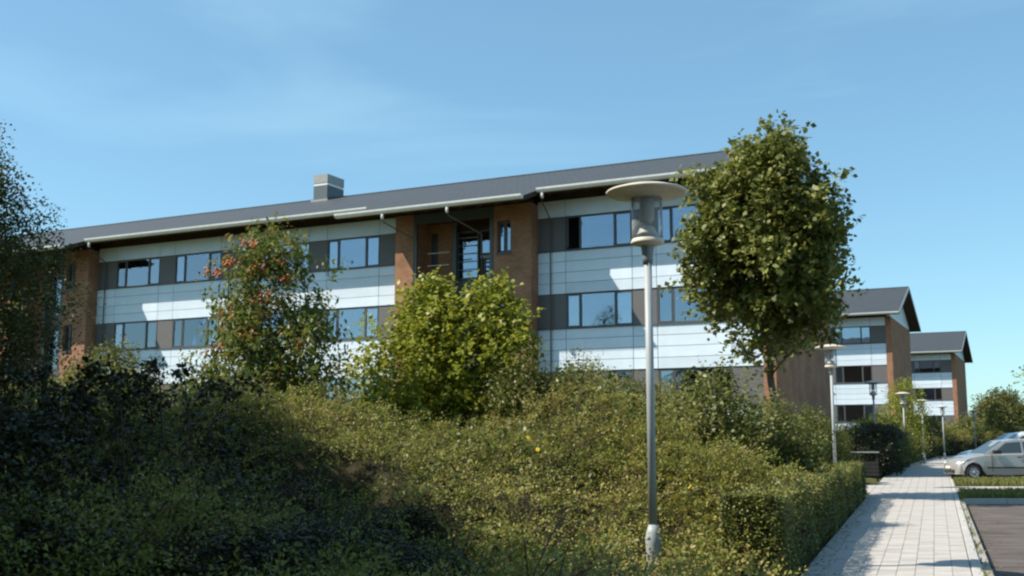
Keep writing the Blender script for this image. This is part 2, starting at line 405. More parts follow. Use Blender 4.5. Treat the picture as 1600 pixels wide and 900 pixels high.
# ---- asphalt bay, verge, side path, car park on the right
M_ASPH = mat('asphalt', (.095, .080, .070), .92, scale=1.1, col2=(.19, .165, .15), bump=.8, bscale=120, spec=.15, stretch=(1, 2.6, 1))
M_ASPH2 = mat('car_park_asphalt', (.12, .115, .105), .92, scale=.9, col2=(.17, .16, .15), bump=.4, bscale=100, spec=.15)
M_CONC = mat('side_path_concrete', (.42, .39, .36), .85, var=.12, scale=1.5, spec=.2, bump=.2)
M_VERGE = mat('verge_soil', (.05, .06, .02), .95, var=.3, scale=5, spec=.1)
def strip(name, y0, y1, xe, z, th, m, left=None, kind='structure', step=1.0):
    mb = MB(); n = max(1, int((y1 - y0) / step))
    for i in range(n):
        a = y0 + (y1 - y0) * i / n; b = y0 + (y1 - y0) * (i + 1) / n
        l0 = (float(xr(a)) + .002) if left is None else left; l1 = (float(xr(b)) + .002) if left is None else left
        q = [(l0, a), (xe, a), (xe, b), (l1, b)]
        v = [(x, y, z - th) for x, y in q] + [(x, y, z) for x, y in q]
        fs = [(4, 5, 6, 7), (1, 2, 6, 5), (3, 0, 4, 7)]
        if i == 0: fs.append((0, 1, 5, 4))
        if i == n - 1: fs.append((2, 3, 7, 6))
        mb.add(v, fs)
    o = mb.build(name, m); tag(o, kind=kind); return o
strip('asphalt_bay', -8, 26.2, 60, -.115, .03, M_ASPH)
kbed = strip('verge', 26.42, 30.1, 60, -.01, .2, M_VERGE)
bk = MB()
for i in range(44):
    x0 = float(xr(26.3)) + i * 1.0
    o = MB().box(.006, .994, 0, .14, -.2, 0).build('kerb_stone', M_KERB, kbed, (x0 + .1, 26.24, .012))
side = strip('side_path', 30.12, 33.6, 60, .0, .2, M_CONC)
vg2 = strip('grass_verge', 33.62, 38.2, 60, .0, .2, M_VERGE)
strip('car_park', 38.22, 75, 90, -.02, .1, M_ASPH2)
# left arm of the side path
mb = MB(); a, b = 29.6, 34.6
q = [(3.5, a - 1.6), (float(xl(a)) - .002, a), (float(xl(b)) - .002, b), (3.5, b - 1.8)]
v = [(x, y, -.1) for x, y in q] + [(x, y, .005) for x, y in q]
mb.add(v, [(4, 5, 6, 7), (0, 1, 5, 4), (1, 2, 6, 5), (2, 3, 7, 6), (3, 0, 4, 7)])
tag(mb.build('side_path', M_CONC), kind='structure')

# fallen leaves and stains on the asphalt: small leaf litter
def litter(name, n, f, m, seed, L_=.05, kind='stuff'):
    rng = np.random.default_rng(seed); P = f(rng, n)
    a = rng.uniform(0, 6.28, n); s = rng.uniform(.5, 1.2, n) * L_
    dx = np.stack([np.cos(a) * s, np.sin(a) * s, rng.uniform(-.1, .25, n) * s], 1); dy = np.stack([-np.sin(a) * s * .6, np.cos(a) * s * .6, rng.uniform(0, .2, n) * s], 1)
    V = np.stack([P, P + dx * .5 - dy * .5, P + dx, P + dx * .5 + dy * .5], 1).reshape(-1, 3)
    o = link(name, np_mesh(name, V, np.arange(n * 4).reshape(-1, 4), m, rng.uniform(0, 1, n)))
    return o
LM_DEAD = leaf_mat('dead_leaf', [(0, (.10, .05, .02)), (1, (.28, .17, .05)), (.5, (.18, .09, .03))], .15, .8)
def lp(rng, n):
    Y = rng.uniform(9, 27, n) ; e = np.abs(rng.normal(0, .16, n)); X = xl(Y) + e + .0; return np.stack([X, Y, np.full(n, .006)], 1)
tag(litter('fallen_leaves', 700, lp, LM_DEAD, 3, .045), 'brown fallen leaves scattered along the foot of the clipped hedge', 'fallen leaves', kind='stuff')
def lp2(rng, n):
    Y = rng.uniform(10, 26, n); e = np.abs(rng.normal(0, .25, n)); X = xr(Y) + .03 + e; return np.stack([X, Y, np.full(n, -.11)], 1)
tag(litter('leaf_litter', 500, lp2, LM_DEAD, 4, .04), 'sparse dry leaf litter lying in the gutter of the asphalt bay', 'leaf litter', kind='stuff')

# grass on the verges
def grass(name, label, n, f, seed, h=(.06, .16), zb=0.0):
    rng = np.random.default_rng(seed); P = f(rng, n)
    a = rng.uniform(0, 6.28, n); H = rng.uniform(h[0], h[1], n); wd = rng.uniform(.006, .014, n) * 1.6
    l = np.stack([rng.normal(0, .4, n), rng.normal(0, .4, n), np.ones(n)], 1); l = nrm(l) * H[:, None]
    s = np.stack([np.cos(a), np.sin(a), np.zeros(n)], 1) * wd[:, None]
    V = np.stack([P - s, P + s, P + l + s * .3, P + l - s * .3], 1).reshape(-1, 3)
    tag(link(name, np_mesh(name, V, np.arange(n * 4).reshape(-1, 4), LM_GRASS, rng.uniform(0, 1, n))), label, 'grass', kind='stuff')
def gv(y0, y1, xm):
    def f(rng, n):
        Y = rng.uniform(y0, y1, n); X = xr(Y) + .05 + rng.uniform(0, 1, n) * (xm - xr(Y)); return np.stack([X, Y, np.zeros(n) - .005], 1)
    return f
grass('grass', 'sunlit short grass strip between the side path and the parked cars', 40000, gv(33.7, 38.1, 26), 11, (.07, .20))
grass('grass', 'shaded grass strip between the asphalt bay and the side path', 26000, gv(26.5, 30.0, 22), 12, (.06, .16))

def gk(rng, n):
    Y = rng.uniform(9, 40, n); k = np.sin(Y * 2.3) + np.sin(Y * 5.1) > -.1; Y = Y[k]; return np.stack([xr(Y) + rng.normal(.012, .012, len(Y)), Y, np.full(len(Y), -.11)], 1)
def weeds(rng, n):
    P = gk(rng, n); return P
_rng = np.random.default_rng(13); _n = len(gk(_rng, 2200))
grass('weeds', 'thin weeds growing along the kerb beside the asphalt bay', _n, lambda rng, n: gk(np.random.default_rng(13), 2200)[:n], 14, (.05, .16))
# ------------------------------------------------------------------ buildings
A = radians(26.3); K = 1.12
U = (cos(A), -sin(A)); V_ = (sin(A), cos(A))
def SV(s, v, z=None):
    p = (s * K * U[0] + v * K * V_[0], s * K * U[1] + v * K * V_[1])
    return p if z is None else (p[0], p[1], EYE + (z - EYE) * K)
M_BRICK = brick_mat('brick_masonry', (.365, .170, .088), (.265, .118, .062), (.27, .20, .15))
M_BOARD = piece_mat('pale_cladding_board', (.63, .72, .80), .55, .07, var=.06, scale=1.3, spec=.4)
M_CORE = mat('wall_core', (.05, .055, .06), .9)
M_INF = mat('infill_panel', (.135, .130, .126), .6, var=.08, scale=3, spec=.3, stretch=(1, 1, 6))
M_FRAME = mat('window_frame', (.085, .085, .088), .5, spec=.4)
M_FRAMEL = mat('light_frame', (.34, .31, .28), .5)
M_ROOF = mat('roof_slate', (.050, .058, .066), .62, var=.12, scale=3, spec=.35)
M_SOFF = mat('soffit_timber', (.045, .026, .016), .85, var=.25, scale=4, stretch=(.3, 6, 1))
M_GUT = mat('gutter_metal', (.80, .78, .74), .45, metal=.0, spec=.5, var=.06, scale=5)
M_STEEL = mat('steel_frame', (.075, .095, .105), .5, metal=.1)
M_IN = mat('room_wall', (.22, .21, .19), .9); M_CEIL = mat('room_ceiling', (.45, .44, .42), .9)
M_CURT = mat('curtain', (.76, .78, .79), .95, var=.08, scale=9, stretch=(6, 1, .4))
M_RED = mat('red_cloth', (.25, .04, .035), .9)
M_BLINDW = mat('pale_blind', (.45, .46, .45), .8); M_BLIND = mat('roller_blind', (.10, .22, .48), .8)
M_ZINC = mat('zinc_sheet', (.30, .30, .29), .5, metal=.3, var=.1); M_ZDARK = mat('dark_zinc_sheet', (.10, .12, .13), .5, metal=.2, var=.1)
def roof_relief(m):
    nt = m.node_tree; b = nt.nodes['Principled BSDF']; t = nt.nodes.new('ShaderNodeTexCoord')
    br = nt.nodes.new('ShaderNodeTexBrick'); br.inputs['Scale'].default_value = 1; br.inputs['Brick Width'].default_value = .33; br.inputs['Row Height'].default_value = .34
    br.inputs['Mortar Size'].default_value = .02; br.inputs['Color1'].default_value = (1, 1, 1, 1); br.inputs['Color2'].default_value = (.75, .75, .75, 1); br.inputs['Mortar'].default_value = (.2, .2, .2, 1)
    nt.links.new(t.outputs['Object'], br.inputs['Vector'])
    bp = nt.nodes.new('ShaderNodeBump'); bp.inputs['Strength'].default_value = .6; bp.inputs['Distance'].default_value = .03
    nt.links.new(br.outputs[0], bp.inputs['Height']); nt.links.new(bp.outputs[0], b.inputs['Normal'])
    src = b.inputs['Base Color'].links[0].from_socket
    mm = nt.nodes.new('ShaderNodeMixRGB'); mm.blend_type = 'MULTIPLY'; mm.inputs[0].default_value = .35
    nt.links.new(src, mm.inputs[1]); nt.links.new(br.outputs[0], mm.inputs[2]); nt.links.new(mm.outputs[0], b.inputs['Base Color'])
roof_relief(M_ROOF)
def glass_mat():
    m = bpy.data.materials.new('window_glass'); m.use_nodes = True; nt = m.node_tree; nt.nodes.clear()
    N = nt.nodes.new; L = nt.links.new
    o = N('ShaderNodeOutputMaterial'); g = N('ShaderNodeBsdfGlossy'); g.inputs['Roughness'].default_value = .015; g.inputs['Color'].default_value = (.62, .74, .90, 1)
    t = N('ShaderNodeBsdfTransparent'); t.inputs['Color'].default_value = (.78, .82, .83, 1)
    lw = N('ShaderNodeFresnel'); lw.inputs['IOR'].default_value = 1.5
    mr = N('ShaderNodeMapRange'); mr.inputs['To Min'].default_value = .20; mr.inputs['To Max'].default_value = 1.0
    L(lw.outputs[0], mr.inputs[0])
    oi = N('ShaderNodeObjectInfo'); m3 = N('ShaderNodeMapRange'); m3.inputs['To Min'].default_value = .17; m3.inputs['To Max'].default_value = .32
    L(oi.outputs['Random'], m3.inputs[0]); L(m3.outputs[0], mr.inputs['To Min'])
    tc = N('ShaderNodeTexCoord'); n = N('ShaderNodeTexNoise'); n.inputs['Scale'].default_value = 1.1; L(tc.outputs['Object'], n.inputs['Vector'])
    bp = N('ShaderNodeBump'); bp.inputs['Strength'].default_value = .08; bp.inputs['Distance'].default_value = .05; L(n.outputs['Fac'], bp.inputs['Height']); L(bp.outputs[0], g.inputs['Normal'])
    mx = N('ShaderNodeMixShader'); L(mr.outputs[0], mx.inputs[0]); L(t.outputs[0], mx.inputs[1]); L(g.outputs[0], mx.inputs[2]); L(mx.outputs[0], o.inputs[0])
    return m
M_GLASS = glass_mat()

ZB = [(8.48, 9.8), (5.53, 6.85), (2.60, 3.93)]                      # window bands, top storey first
class Bld:
    def __init__(b, name, label, s0, D, dz, depth, ridge, slope, seed):
        b.s0, b.D, b.dz, b.depth, b.ridge, b.slope = s0, D, dz, depth, ridge, slope
        x, y = SV(s0, D); b.z0 = 1.2
        b.root = empty(name, (x, y, b.z0), -A, label, 'building')
        b.cache = {}; b.r = random.Random(seed)
    def X(b, s): return (s - b.s0) * K
    def Z(b, z): return EYE + (z + b.dz - EYE) * K - b.z0
    def roofz(b, v): return 10.55 + b.slope * (b.ridge + 1.5) - b.slope * abs(v - b.ridge)
    def box(b, name, s0, s1, v0, v1, z0, z1, m, parent=None, share=True):
        """box part with its own shared mesh per size"""
        dx, dy, dz_ = (s1 - s0) * K, (v1 - v0) * K, (z1 - z0) * K
        key = (round(dx, 3), round(dy, 3), round(dz_, 3), m.name)
        if key not in b.cache: b.cache[key] = MB().box(-dx/2, dx/2, -dy/2, dy/2, -dz_/2, dz_/2).mesh(name, m)
        o = link(name, b.cache[key], parent or b.root)
        loc = Vector(((b.X(s0) + b.X(s1)) / 2, (v0 + v1) / 2 * K, (b.Z(z0) + b.Z(z1)) / 2))
        if parent is not None and parent is not b.root: loc -= Vector(parent['_o'])
        o.location = loc; return o
    def wall(b, name, s0, s1, v0, v1, z0, z1, holes, m):
        xs = sorted({s0, s1, *[h[0] for h in holes], *[h[1] for h in holes]}); zs = sorted({z0, z1, *[h[2] for h in holes], *[h[3] for h in holes]})
        mb = MB()
        def solid(i, j):
            if i < 0 or j < 0 or i >= len(xs) - 1 or j >= len(zs) - 1: return False
            cx, cz = (xs[i] + xs[i+1]) / 2, (zs[j] + zs[j+1]) / 2
            return not any(h[0] < cx < h[1] and h[2] < cz < h[3] for h in holes)
        y0, y1 = v0 * K, v1 * K
        for i in range(len(xs) - 1):
            for j in range(len(zs) - 1):
                if not solid(i, j): continue
                x0, x1, a, c = b.X(xs[i]), b.X(xs[i+1]), b.Z(zs[j]), b.Z(zs[j+1])
                v = [(x0,y0,a),(x1,y0,a),(x1,y1,a),(x0,y1,a),(x0,y0,c),(x1,y0,c),(x1,y1,c),(x0,y1,c)]
                fs = [(0,1,5,4),(2,3,7,6)]
                if not solid(i, j-1): fs.append((0,3,2,1))
                if not solid(i, j+1): fs.append((4,5,6,7))
                if not solid(i-1, j): fs.append((3,0,4,7))
                if not solid(i+1, j): fs.append((1,2,6,5))
                mb.add(v, fs)
        return mb.build(name, m, b.root)
    def window(b, s0, s1, z0, z1, v, cuts=(.22, .74), open_=None, curtains=(), fr=M_FRAME, lower=None, bar=None):
        """frame with panes as sub-parts; cuts = positions of the mullions"""
        t = .055; mb = MB()
        cx, cz = (b.X(s0) + b.X(s1)) / 2, (b.Z(z0) + b.Z(z1)) / 2
        W, H = (s1 - s0) * K, (z1 - z0) * K; y0, y1 = v * K, v * K + .07
        key = ('fr', round(W, 3), round(H, 3), cuts, fr.name)
        if key not in b.cache:
            mb.box(-W/2, W/2, 0, .07, -H/2, -H/2 + t + .02).box(-W/2, W/2, 0, .07, H/2 - t, H/2)
            es = [0.0, *cuts, 1.0]
            for i, c in enumerate(es):
                x = -W/2 + c * W; x0, x1 = x - t * .7, x + t * .7
                if i == 0: x0, x1 = x, x + t
                if i == len(es) - 1: x0, x1 = x - t, x
                mb.box(x0, x1, .001, .069, -H/2 + t + .02, H/2 - t)
            b.cache[key] = mb.mesh('window', fr)
        w_ = link('window', b.cache[key], b.root, (cx, y0, cz)); w_['_o'] = (cx, y0, cz)
        es = [0.0, *cuts, 1.0]
        for i in range(len(es) - 1):
            x0 = -W/2 + es[i] * W + t * .7; x1 = -W/2 + es[i+1] * W - t * .7
            pw = x1 - x0; ph = H - 2 * t - .02
            sash = i != 1 or len(es) < 4
            if sash:     # opening lights have a sash rim of their own
                k2 = ('sash', round(pw, 3), round(ph, 3), fr.name)
                if k2 not in b.cache:
                    r = .035
                    b.cache[k2] = MB().box(-pw/2, pw/2, 0, .04, -ph/2, -ph/2 + r).box(-pw/2, pw/2, 0, .04, ph/2 - r, ph/2).box(-pw/2, -pw/2 + r, .001, .039, -ph/2 + r, ph/2 - r).box(pw/2 - r, pw/2, .001, .039, -ph/2 + r, ph/2 - r).mesh('sash', fr)
                sx = link('sash', b.cache[k2], w_, ((x0 + x1) / 2, -.012, .01))
                if open_ == i: sx.rotation_euler = (0, 0, 0); sx.location.y = -.03
            kp = ('pane', round(pw, 3), round(ph, 3))
            if kp not in b.cache:
                b.cache[kp] = MB().box(-pw/2, pw/2, 0, .012, -ph/2, ph/2).mesh('pane', M_GLASS)
            pane = link('pane', b.cache[kp], w_, ((x0 + x1) / 2, .03, .01))
            if open_ == i:   # sash swung outwards
                pane.rotation_euler = (0, 0, radians(-62)); pane.location = (x0 + pw * .22, -.03 - pw * .42, .01)
                sx.rotation_euler = (0, 0, radians(-62)); sx.location = (x0 + pw * .22, -.04 - pw * .42, .01)
            if i in curtains:
                kc = ('cur', round(pw, 3), round(ph, 3))
                if kc not in b.cache:
                    cm = MB(); nn = 9; top = []
                    pts = [(-pw/2 + pw * j / nn, .025 * (1 if j % 2 else -1)) for j in range(nn + 1)]
                    v = [(x, y, -ph/2) for x, y in pts] + [(x, y, ph/2) for x, y in pts]
                    cm.add(v, [(j, j+1, nn+2+j, nn+1+j) for j in range(nn)]); b.cache[kc] = cm.mesh('curtain', M_CURT)
                link('curtain', b.cache[kc], w_, ((x0 + x1) / 2, .075, .01))
        if lower:
            m, frac = lower; link('blind', MB().box(-W * .24, W * .24, 0, .01, H * .45 - H * frac, H * .45).mesh('blind', m), w_, (-.0, .14, 0))
        return w_
    def wing(b, s0, s1, pat, floors=(0, 1, 2), spec={}):
        """pat: list of (kind, width); kinds i = infill, w = window"""
        tot = sum(p[1] for p in pat); sc_ = (s1 - s0) / tot; s = s0; cells = []
        for k, w_ in pat: cells.append((k, s, s + w_ * sc_)); s += w_ * sc_
        g = .012
        bands = [(9.8, 10.45, 1), (6.85, 8.48, 4), (3.93, 5.53, 4), (1.45, 2.60, 3)]
        merged = []
        for k, a, c in cells:
            merged.append((a, c))
        for bi, (z0, z1, nb) in enumerate(bands):
            for (a, c) in merged:
                for j in range(nb):
                    h = (z1 - z0) / nb
                    b.box('cladding_board', a + g, c - g, 0, .05, z0 + j * h + g, z0 + (j + 1) * h - g * .4, M_BOARD)
        mb = MB()
        for z0, z1, nb in bands: mb.box(b.X(s0), b.X(s1), .052 * K, .3 * K, b.Z(z0) + .004, b.Z(z1) - .004)
        mb.build('wall_core', M_CORE, b.root)
        b.box('frieze_board', s0, s1, .02, .2, 10.46, 10.80, M_SOFF)
        mi = MB(); mi.box(b.X(s0), b.X(s1), 3.3, 3.4, b.Z(1.45), b.Z(10.4)); mi.build('room_wall', M_IN, b.root)
        mc = MB()
        for z in (10.05, 7.15, 4.25, 1.5): mc.box(b.X(s0), b.X(s1), .35 * K, 3.29, b.Z(z), b.Z(z) + .25)
        mc.build('floor_slab', M_CEIL, b.root)
        # partitions between the rooms
        mp_ = MB()
        for k, a, c in cells:
            if k == 'i': mp_.box(b.X((a + c) / 2) - .06, b.X((a + c) / 2) + .06, .36 * K, 3.28, b.Z(1.8), b.Z(10.0))
        mp_.build('partition', M_IN, b.root)
        b.wall('plinth', s0, s1, .0, .3, -.3, 1.44, [], M_BRICK)
        wi = 0
        for k, a, c in cells:
            for fi in floors:
                z0, z1 = ZB[fi]
                if k == 'i':
                    b.box('infill_panel', a + .006, c - .006, .035, .2, z0 + .006, z1 - .006, M_INF)
                else:
                    sp = dict(curtains=tuple(i for i in (0, 2) if b.r.random() < .7))
                    if b.r.random() < .3: sp['lower'] = (M_BLINDW, b.r.uniform(.3, .8))
                    sp.update(spec.get((wi, fi), {}))
                    b.window(a, c, z0 + .004, z1 - .004, .045, **sp)
            if k == 'w': wi += 1
        # sill rails at the foot of each window band
        for fi in floors: b.box('window_sill', s0 + .004, s1 - .004, -.045, .03, ZB[fi][0] - .02, ZB[fi][0] + .012, M_FRAME)
    def tower(b, s0, s1, P=-.6):
        """brick stair tower standing proud of the cladding, recessed glazing in a steel frame"""
        sl, sr = s0 + .85, s1 - 1.80            # recess between sl and sr
        top = 10.55; bot = -.3
        b.wall('brick_wall', s0, sl, P, 1.2, bot, 10.35, [], M_BRICK)
        hol = [(s1 - 1.45, s1 - .86, z0 + .02, z1 - .05) for z0, z1 in ZB]
        b.wall('brick_wall', sr + .2, s1, P, P + .35, bot, 10.35, hol, M_BRICK)
        b.wall('brick_wall', s1 - .35, s1 - .001, P + .351, 1.2, bot, 10.35, [], M_BRICK)
        for (a, c, z0, z1) in hol:
            b.window(a + .01, c - .01, z0 + .01, z1 - .01, P + .14, cuts=(.5,), curtains=(0,))
            b.box('window_sill', a - .03, c + .03, P - .05, P + .13, z0 - .06, z0 + .008, M_FRAME)
        # recess back wall
        rb = .55; gl, gr = sl + 1.35, sr - .02
        holes = [(sl + .12, sl + .45, z0 - .15, z1 - .05) for z0, z1 in ZB]
        b.wall('brick_wall', sl + .002, gl, rb, rb + .3, bot, 10.35, holes, M_BRICK)
        for (a, c, z0, z1) in holes: b.window(a + .005, c - .005, z0 + .005, z1 - .005, rb + .08, cuts=(), curtains=(0,))
        b.box('timber_panel', gl + .002, gr + .2, rb + .02, rb + .2, 9.75, 10.35, M_SOFF)
        # stair glazing, one unit per storey and a spandrel
        zt = 9.74
        for fi in range(3):
            zc = zt - fi * 2.95
            mid = (gl + gr) / 2
            b.window(gl + .01, mid - .03, zc - 2.0, zc, rb + .03, cuts=(), fr=M_FRAME)
            b.window(mid + .03, gr + .19, zc - 1.05, zc, rb + .03, cuts=(), fr=M_FRAME)
            b.box('louvre_frame', mid + .03, gr + .19, rb + .03, rb + .1, zc - 1.16, zc - 1.06, M_FRAMEL)
            b.window(mid + .20, gr + .19, zc - 2.0, zc - 1.17, rb + .03, cuts=(), fr=M_FRAME)
            for q in range(4): b.box('louvre_blade', mid + .26, gr + .1, rb - .02, rb + .02, zc - 1.9 + q * .18, zc - 1.86 + q * .18, M_SOFF)
            b.box('spandrel_panel', gl + .01, gr + .19, rb + .04, rb + .16, zc - 2.93, zc - 2.02, M_INF)
            for q in range(5): b.box('glazing_bar', gl + .02, mid - .04, rb - .02, rb + .028, zc - .3 - q * .32, zc - .28 - q * .32, M_FRAMEL)
            for q in range(2): b.box('handrail', sl + .5, gl + .15, P + .25, P + .29, zc - 1.0 - q * .5, zc - .96 - q * .5, M_FRAMEL)
        b.box('room_wall', sl, s1 - .4, rb + 1.4, rb + 1.5, bot, 10.3, M_IN)
        # steel frame
        for a in (sl - .04, gl - .06, sr + .02):
            b.box('steel_post', a, a + .15, P + .02 if a != gl - .06 else .3, P + .17 if a != gl - .06 else .42, bot, 9.95, M_STEEL)
        b.box('steel_beam', sl - .06, sr + .19, P + .01, P + .2, 9.96, 10.34, M_STEEL)
        b.box('frieze_board', s0, s1, P + .05, P + .3, 10.352, 10.50, M_SOFF)
        b.box('soffit_board', sl, sr, P + .21, rb, 10.12, 10.17, M_SOFF)
    def roof(b, s0, s1, towers, verge=0.0, th=.17):
        """one slate roof; the eave drops lower over the towers"""
        r = b.ridge; rz = b.roofz(r)
        def prof(v0):
            z0 = b.roofz(v0); p = [(v0, z0 - th * .5), (v0, z0), (r, rz), (2*r - v0, z0), (2*r - v0, z0 - th * .5), (2*r - v0 - .05, z0 - th), (r, rz - th * 1.3), (v0 + .05, z0 - th)]
            return p
        segs = []; cur = s0
        for a, c in towers: segs += [(cur, a, -1.3, 0), (a, c, -2.6, 1)]; cur = c
        segs.append((cur, s1, -1.3, 0))
        mbr = MB()
        for a, c, v0, tw in segs:
            if c <= a: continue
            pts = [(y * K, b.Z(z)) for y, z in (prof(v0) if not tw else prof(v0))]
            if tw: # only the front reaches out
                z0 = b.roofz(-1.3); zf = b.roofz(v0)
                pts = [(v0 * K, b.Z(zf - th * .5)), (v0 * K, b.Z(zf)), (r * K, b.Z(rz)), ((2*r + 1.3) * K, b.Z(z0)), ((2*r + 1.25) * K, b.Z(z0 - th)), (r * K, b.Z(rz - th * 1.3)), ((v0 + .05) * K, b.Z(zf - th))]
            n = len(pts)
            v = [(b.X(a), y, z) for y, z in pts] + [(b.X(c), y, z) for y, z in pts]
            # top faces slate, rest timber
            tops = (1, 2)
            for i in range(n):
                j = (i + 1) % n; mbr.add([v[i], v[j], v[n + j], v[n + i]], [(0, 3, 2, 1)], 0 if i in tops else 1)
            mbr.add(v[:n], [tuple(range(n))], 1); mbr.add(v[n:], [tuple(range(n - 1, -1, -1))], 1)
        b_roof = mbr.build('roof', [M_ROOF, M_SOFF], b.root); b_roof['_o'] = (0, 0, 0)
        # ridge capping
        mb = MB(); y, z = r * K, b.Z(rz)
        mb.prism([(y - .16, z - .045), (y, z + .012), (y + .16, z - .045), (y + .16, z - .02), (y, z + .05), (y - .16, z - .02)][::-1], b.X(s0), b.X(s1)).build('ridge_cap', M_ROOF, b_roof)
        # gutters
        for a, c, v0, tw in segs:
            if c <= a: continue
            ov = .0 if tw else 0.0
            z0 = b.Z(b.roofz(v0)) + .035; y0 = v0 * K - .10; R = .145; nseg = 8
            x0, x1 = b.X(a) - (.7 if tw else 0) , b.X(c) + (0 if tw else .0)
            if not tw and a != s0: x0 += .004
            mb = MB(); pr = []
            for k in range(nseg + 1): t = pi + pi * k / nseg; pr.append((y0 + R * cos(t), z0 + R * 1.25 * sin(t)))
            for k in range(nseg, -1, -1): t = pi + pi * k / nseg; pr.append((y0 + (R - .012) * cos(t), z0 + (R - .012) * 1.25 * sin(t)))
            n = len(pr); v = [(x0, y, z) for y, z in pr] + [(x1, y, z) for y, z in pr]
            mb.add(v, [(i, i + 1, n + i + 1, n + i) for i in range(n - 1)] + [(n - 1, 0, n, 2 * n - 1)])
            h = nseg + 1
            mb.add([v[i] for i in range(h)], [tuple(range(h))[::-1]]); mb.add([v[n + i] for i in range(h)], [tuple(range(h))])
            mb.build('gutter', M_GUT, b.root)
            zf = b.Z(b.roofz(v0))
            fm = MB().box(x0 + .02, x1 - .02, v0 * K - .003 + .0, v0 * K + .03, zf - .13, zf - .012); fm.build('fascia_board', M_GUT if not tw else M_GUT, b.root)
            mk = MB(); xx = x0 + .3
            while xx < x1 - .1:
                mk.box(xx, xx + .03, y0 - R - .008, y0 + R, z0 - .012, z0 + .006); xx += .9
            mk.build('gutter_bracket', M_GUT, b.root)
        # rafters under the eaves
        mb = MB(); s = s0 + .2
        while s < s1 - .1:
            v0 = -1.22
            for a, c, vv, tw in segs:
                if a <= s <= c: v0 = vv + .08
            za, zb = b.roofz(v0) - th - .01, b.roofz(.1) - th * 1.05
            x = b.X(s); y0, y1 = v0 * K, .0
            if v0 < -2: y1 = -.62 * K
            zb = b.roofz(y1 / K) - th * 1.1
            mb.add([(x - .03, y0, b.Z(za) - .08), (x + .03, y0, b.Z(za) - .08), (x + .03, y1, b.Z(zb) - .12), (x - .03, y1, b.Z(zb) - .12),
                    (x - .03, y0, b.Z(za)), (x + .03, y0, b.Z(za)), (x + .03, y1, b.Z(zb)), (x - .03, y1, b.Z(zb))],
                   [(0,3,2,1),(0,1,5,4),(1,2,6,5),(2,3,7,6),(3,0,4,7)])
            s += .75
        tag(mb.build('rafter', M_SOFF, b.root), kind='stuff')
        return b_roof
    def gable_end(b, s1, side=+1):
        """brick end wall with a clad triangle above and a barge board"""
        d = b.depth
        b.wall('brick_wall', s1 - .42, s1, -.03, d, -.3, 10.45, [], M_BRICK)
        r = b.ridge; mb = MB(); rz = b.roofz(r) - .3
        x0, x1 = b.X(s1 - .3), b.X(s1 - .06)
        n = 7
        for i in range(n):          # boards of the gable triangle
            za = 10.46 + (rz - 10.46) * i / n + .01; zb = 10.46 + (rz - 10.46) * (i + 1) / n - .01
            def half(z): return max(.02, (rz + .0 - z) / b.slope)
            ha, hb = min(half(za), r + .02), min(half(zb), r)
            pts = [((r - ha) * K, b.Z(za)), ((r + ha) * K, b.Z(za)), ((r + hb) * K, b.Z(zb)), ((r - hb) * K, b.Z(zb))]
            MB().prism(pts, x0, x1).build('gable_board', M_BOARD, b.root)
    def verge(b, s1, v0=-1.3):
        r = b.ridge; mb = MB(); x = b.X(s1)
        for sg in (0, 1):
            va, vb = (v0, r) if sg == 0 else (2 * r - v0, r)
            za, zb = b.roofz(va), b.roofz(vb)
            v = [(x + .004, va * K, b.Z(za) - .24), (x + .004, vb * K, b.Z(zb) - .27), (x + .004, vb * K, b.Z(zb) + .02), (x + .004, va * K, b.Z(za) + .02)]
            v += [(p[0] + .035, p[1], p[2]) for p in v]
            f = [(0,1,2,3),(7,6,5,4),(0,4,5,1),(1,5,6,2),(2,6,7,3),(3,7,4,0)]
            MB().add(v, f if sg else [q[::-1] for q in f]).build('barge_board', M_BARGE, b.root)
    def downpipe(b, s, v0, v1, z1=2.0, dx=0.0):
        """swan neck from the gutter back to the wall, then straight down"""
        zt = b.Z(b.roofz(v0)) - .16; x = b.X(s); y0 = v0 * K - .10; y1 = v1 * K - .06
        pts = [(x, y0, zt + .04), (x, y0, zt - .28), (x + dx * .1, y0 + .05, zt - .36), (x + dx, y1 - .05, zt - .8), (x + dx, y1, zt - .9), (x + dx, y1, b.Z(z1))]
        mb = MB().tube(pts, .03, 8); mb.build('downpipe', M_GUTD, b.root)
        # short bright outlet under the gutter
        MB().tube([(x, y0, zt + .05), (x, y0, zt - .24)], .06, 8).build('gutter_outlet', M_GUT, b.root)
M_BARGE = mat('barge_board_paint', (.30, .31, .32), .6); M_GUTD = mat('downpipe_metal', (.12, .10, .085), .5, metal=.2)

WING = [('i', 1.16), ('w', 2.70), ('i', .92), ('w', 2.70), ('i', 1.08), ('i', 1.08), ('w', 2.68), ('i', .92), ('w', 2.62), ('i', 1.16)]
HALF = [('i', 1.16), ('w', 2.66), ('i', .93), ('w', 2.70), ('i', 1.10)]
D1 = 37.19
b1 = Bld('apartment_building', 'long three storey block nearest the camera, pale board cladding between brick stair towers', -8.35, D1, 0, 10.4, 5.2, .37, 1)
b1.wing(-17.28, -8.77, HALF, spec={(0, 0): dict(open_=0, curtains=()), (0, 1): dict(curtains=(0,), open_=None), (1, 0): dict(curtains=(0,)), (1, 1): dict(curtains=())})
b1.wing(-40.36, -23.32, WING, spec={(0, 0): dict(curtains=(0, 2)), (3, 0): dict(curtains=(0, 2)), (0, 1): dict(curtains=(1,)), (1, 0): dict(curtains=(0,))})
b1.wing(-57.5, -46.42, [('i', 1.16), ('w', 2.7), ('i', .92), ('w', 2.7), ('i', .92), ('w', 2.6)] [::-1])
b1.tower(-23.32, -17.28); b1.tower(-46.42, -40.36)
b1.gable_end(-8.35)
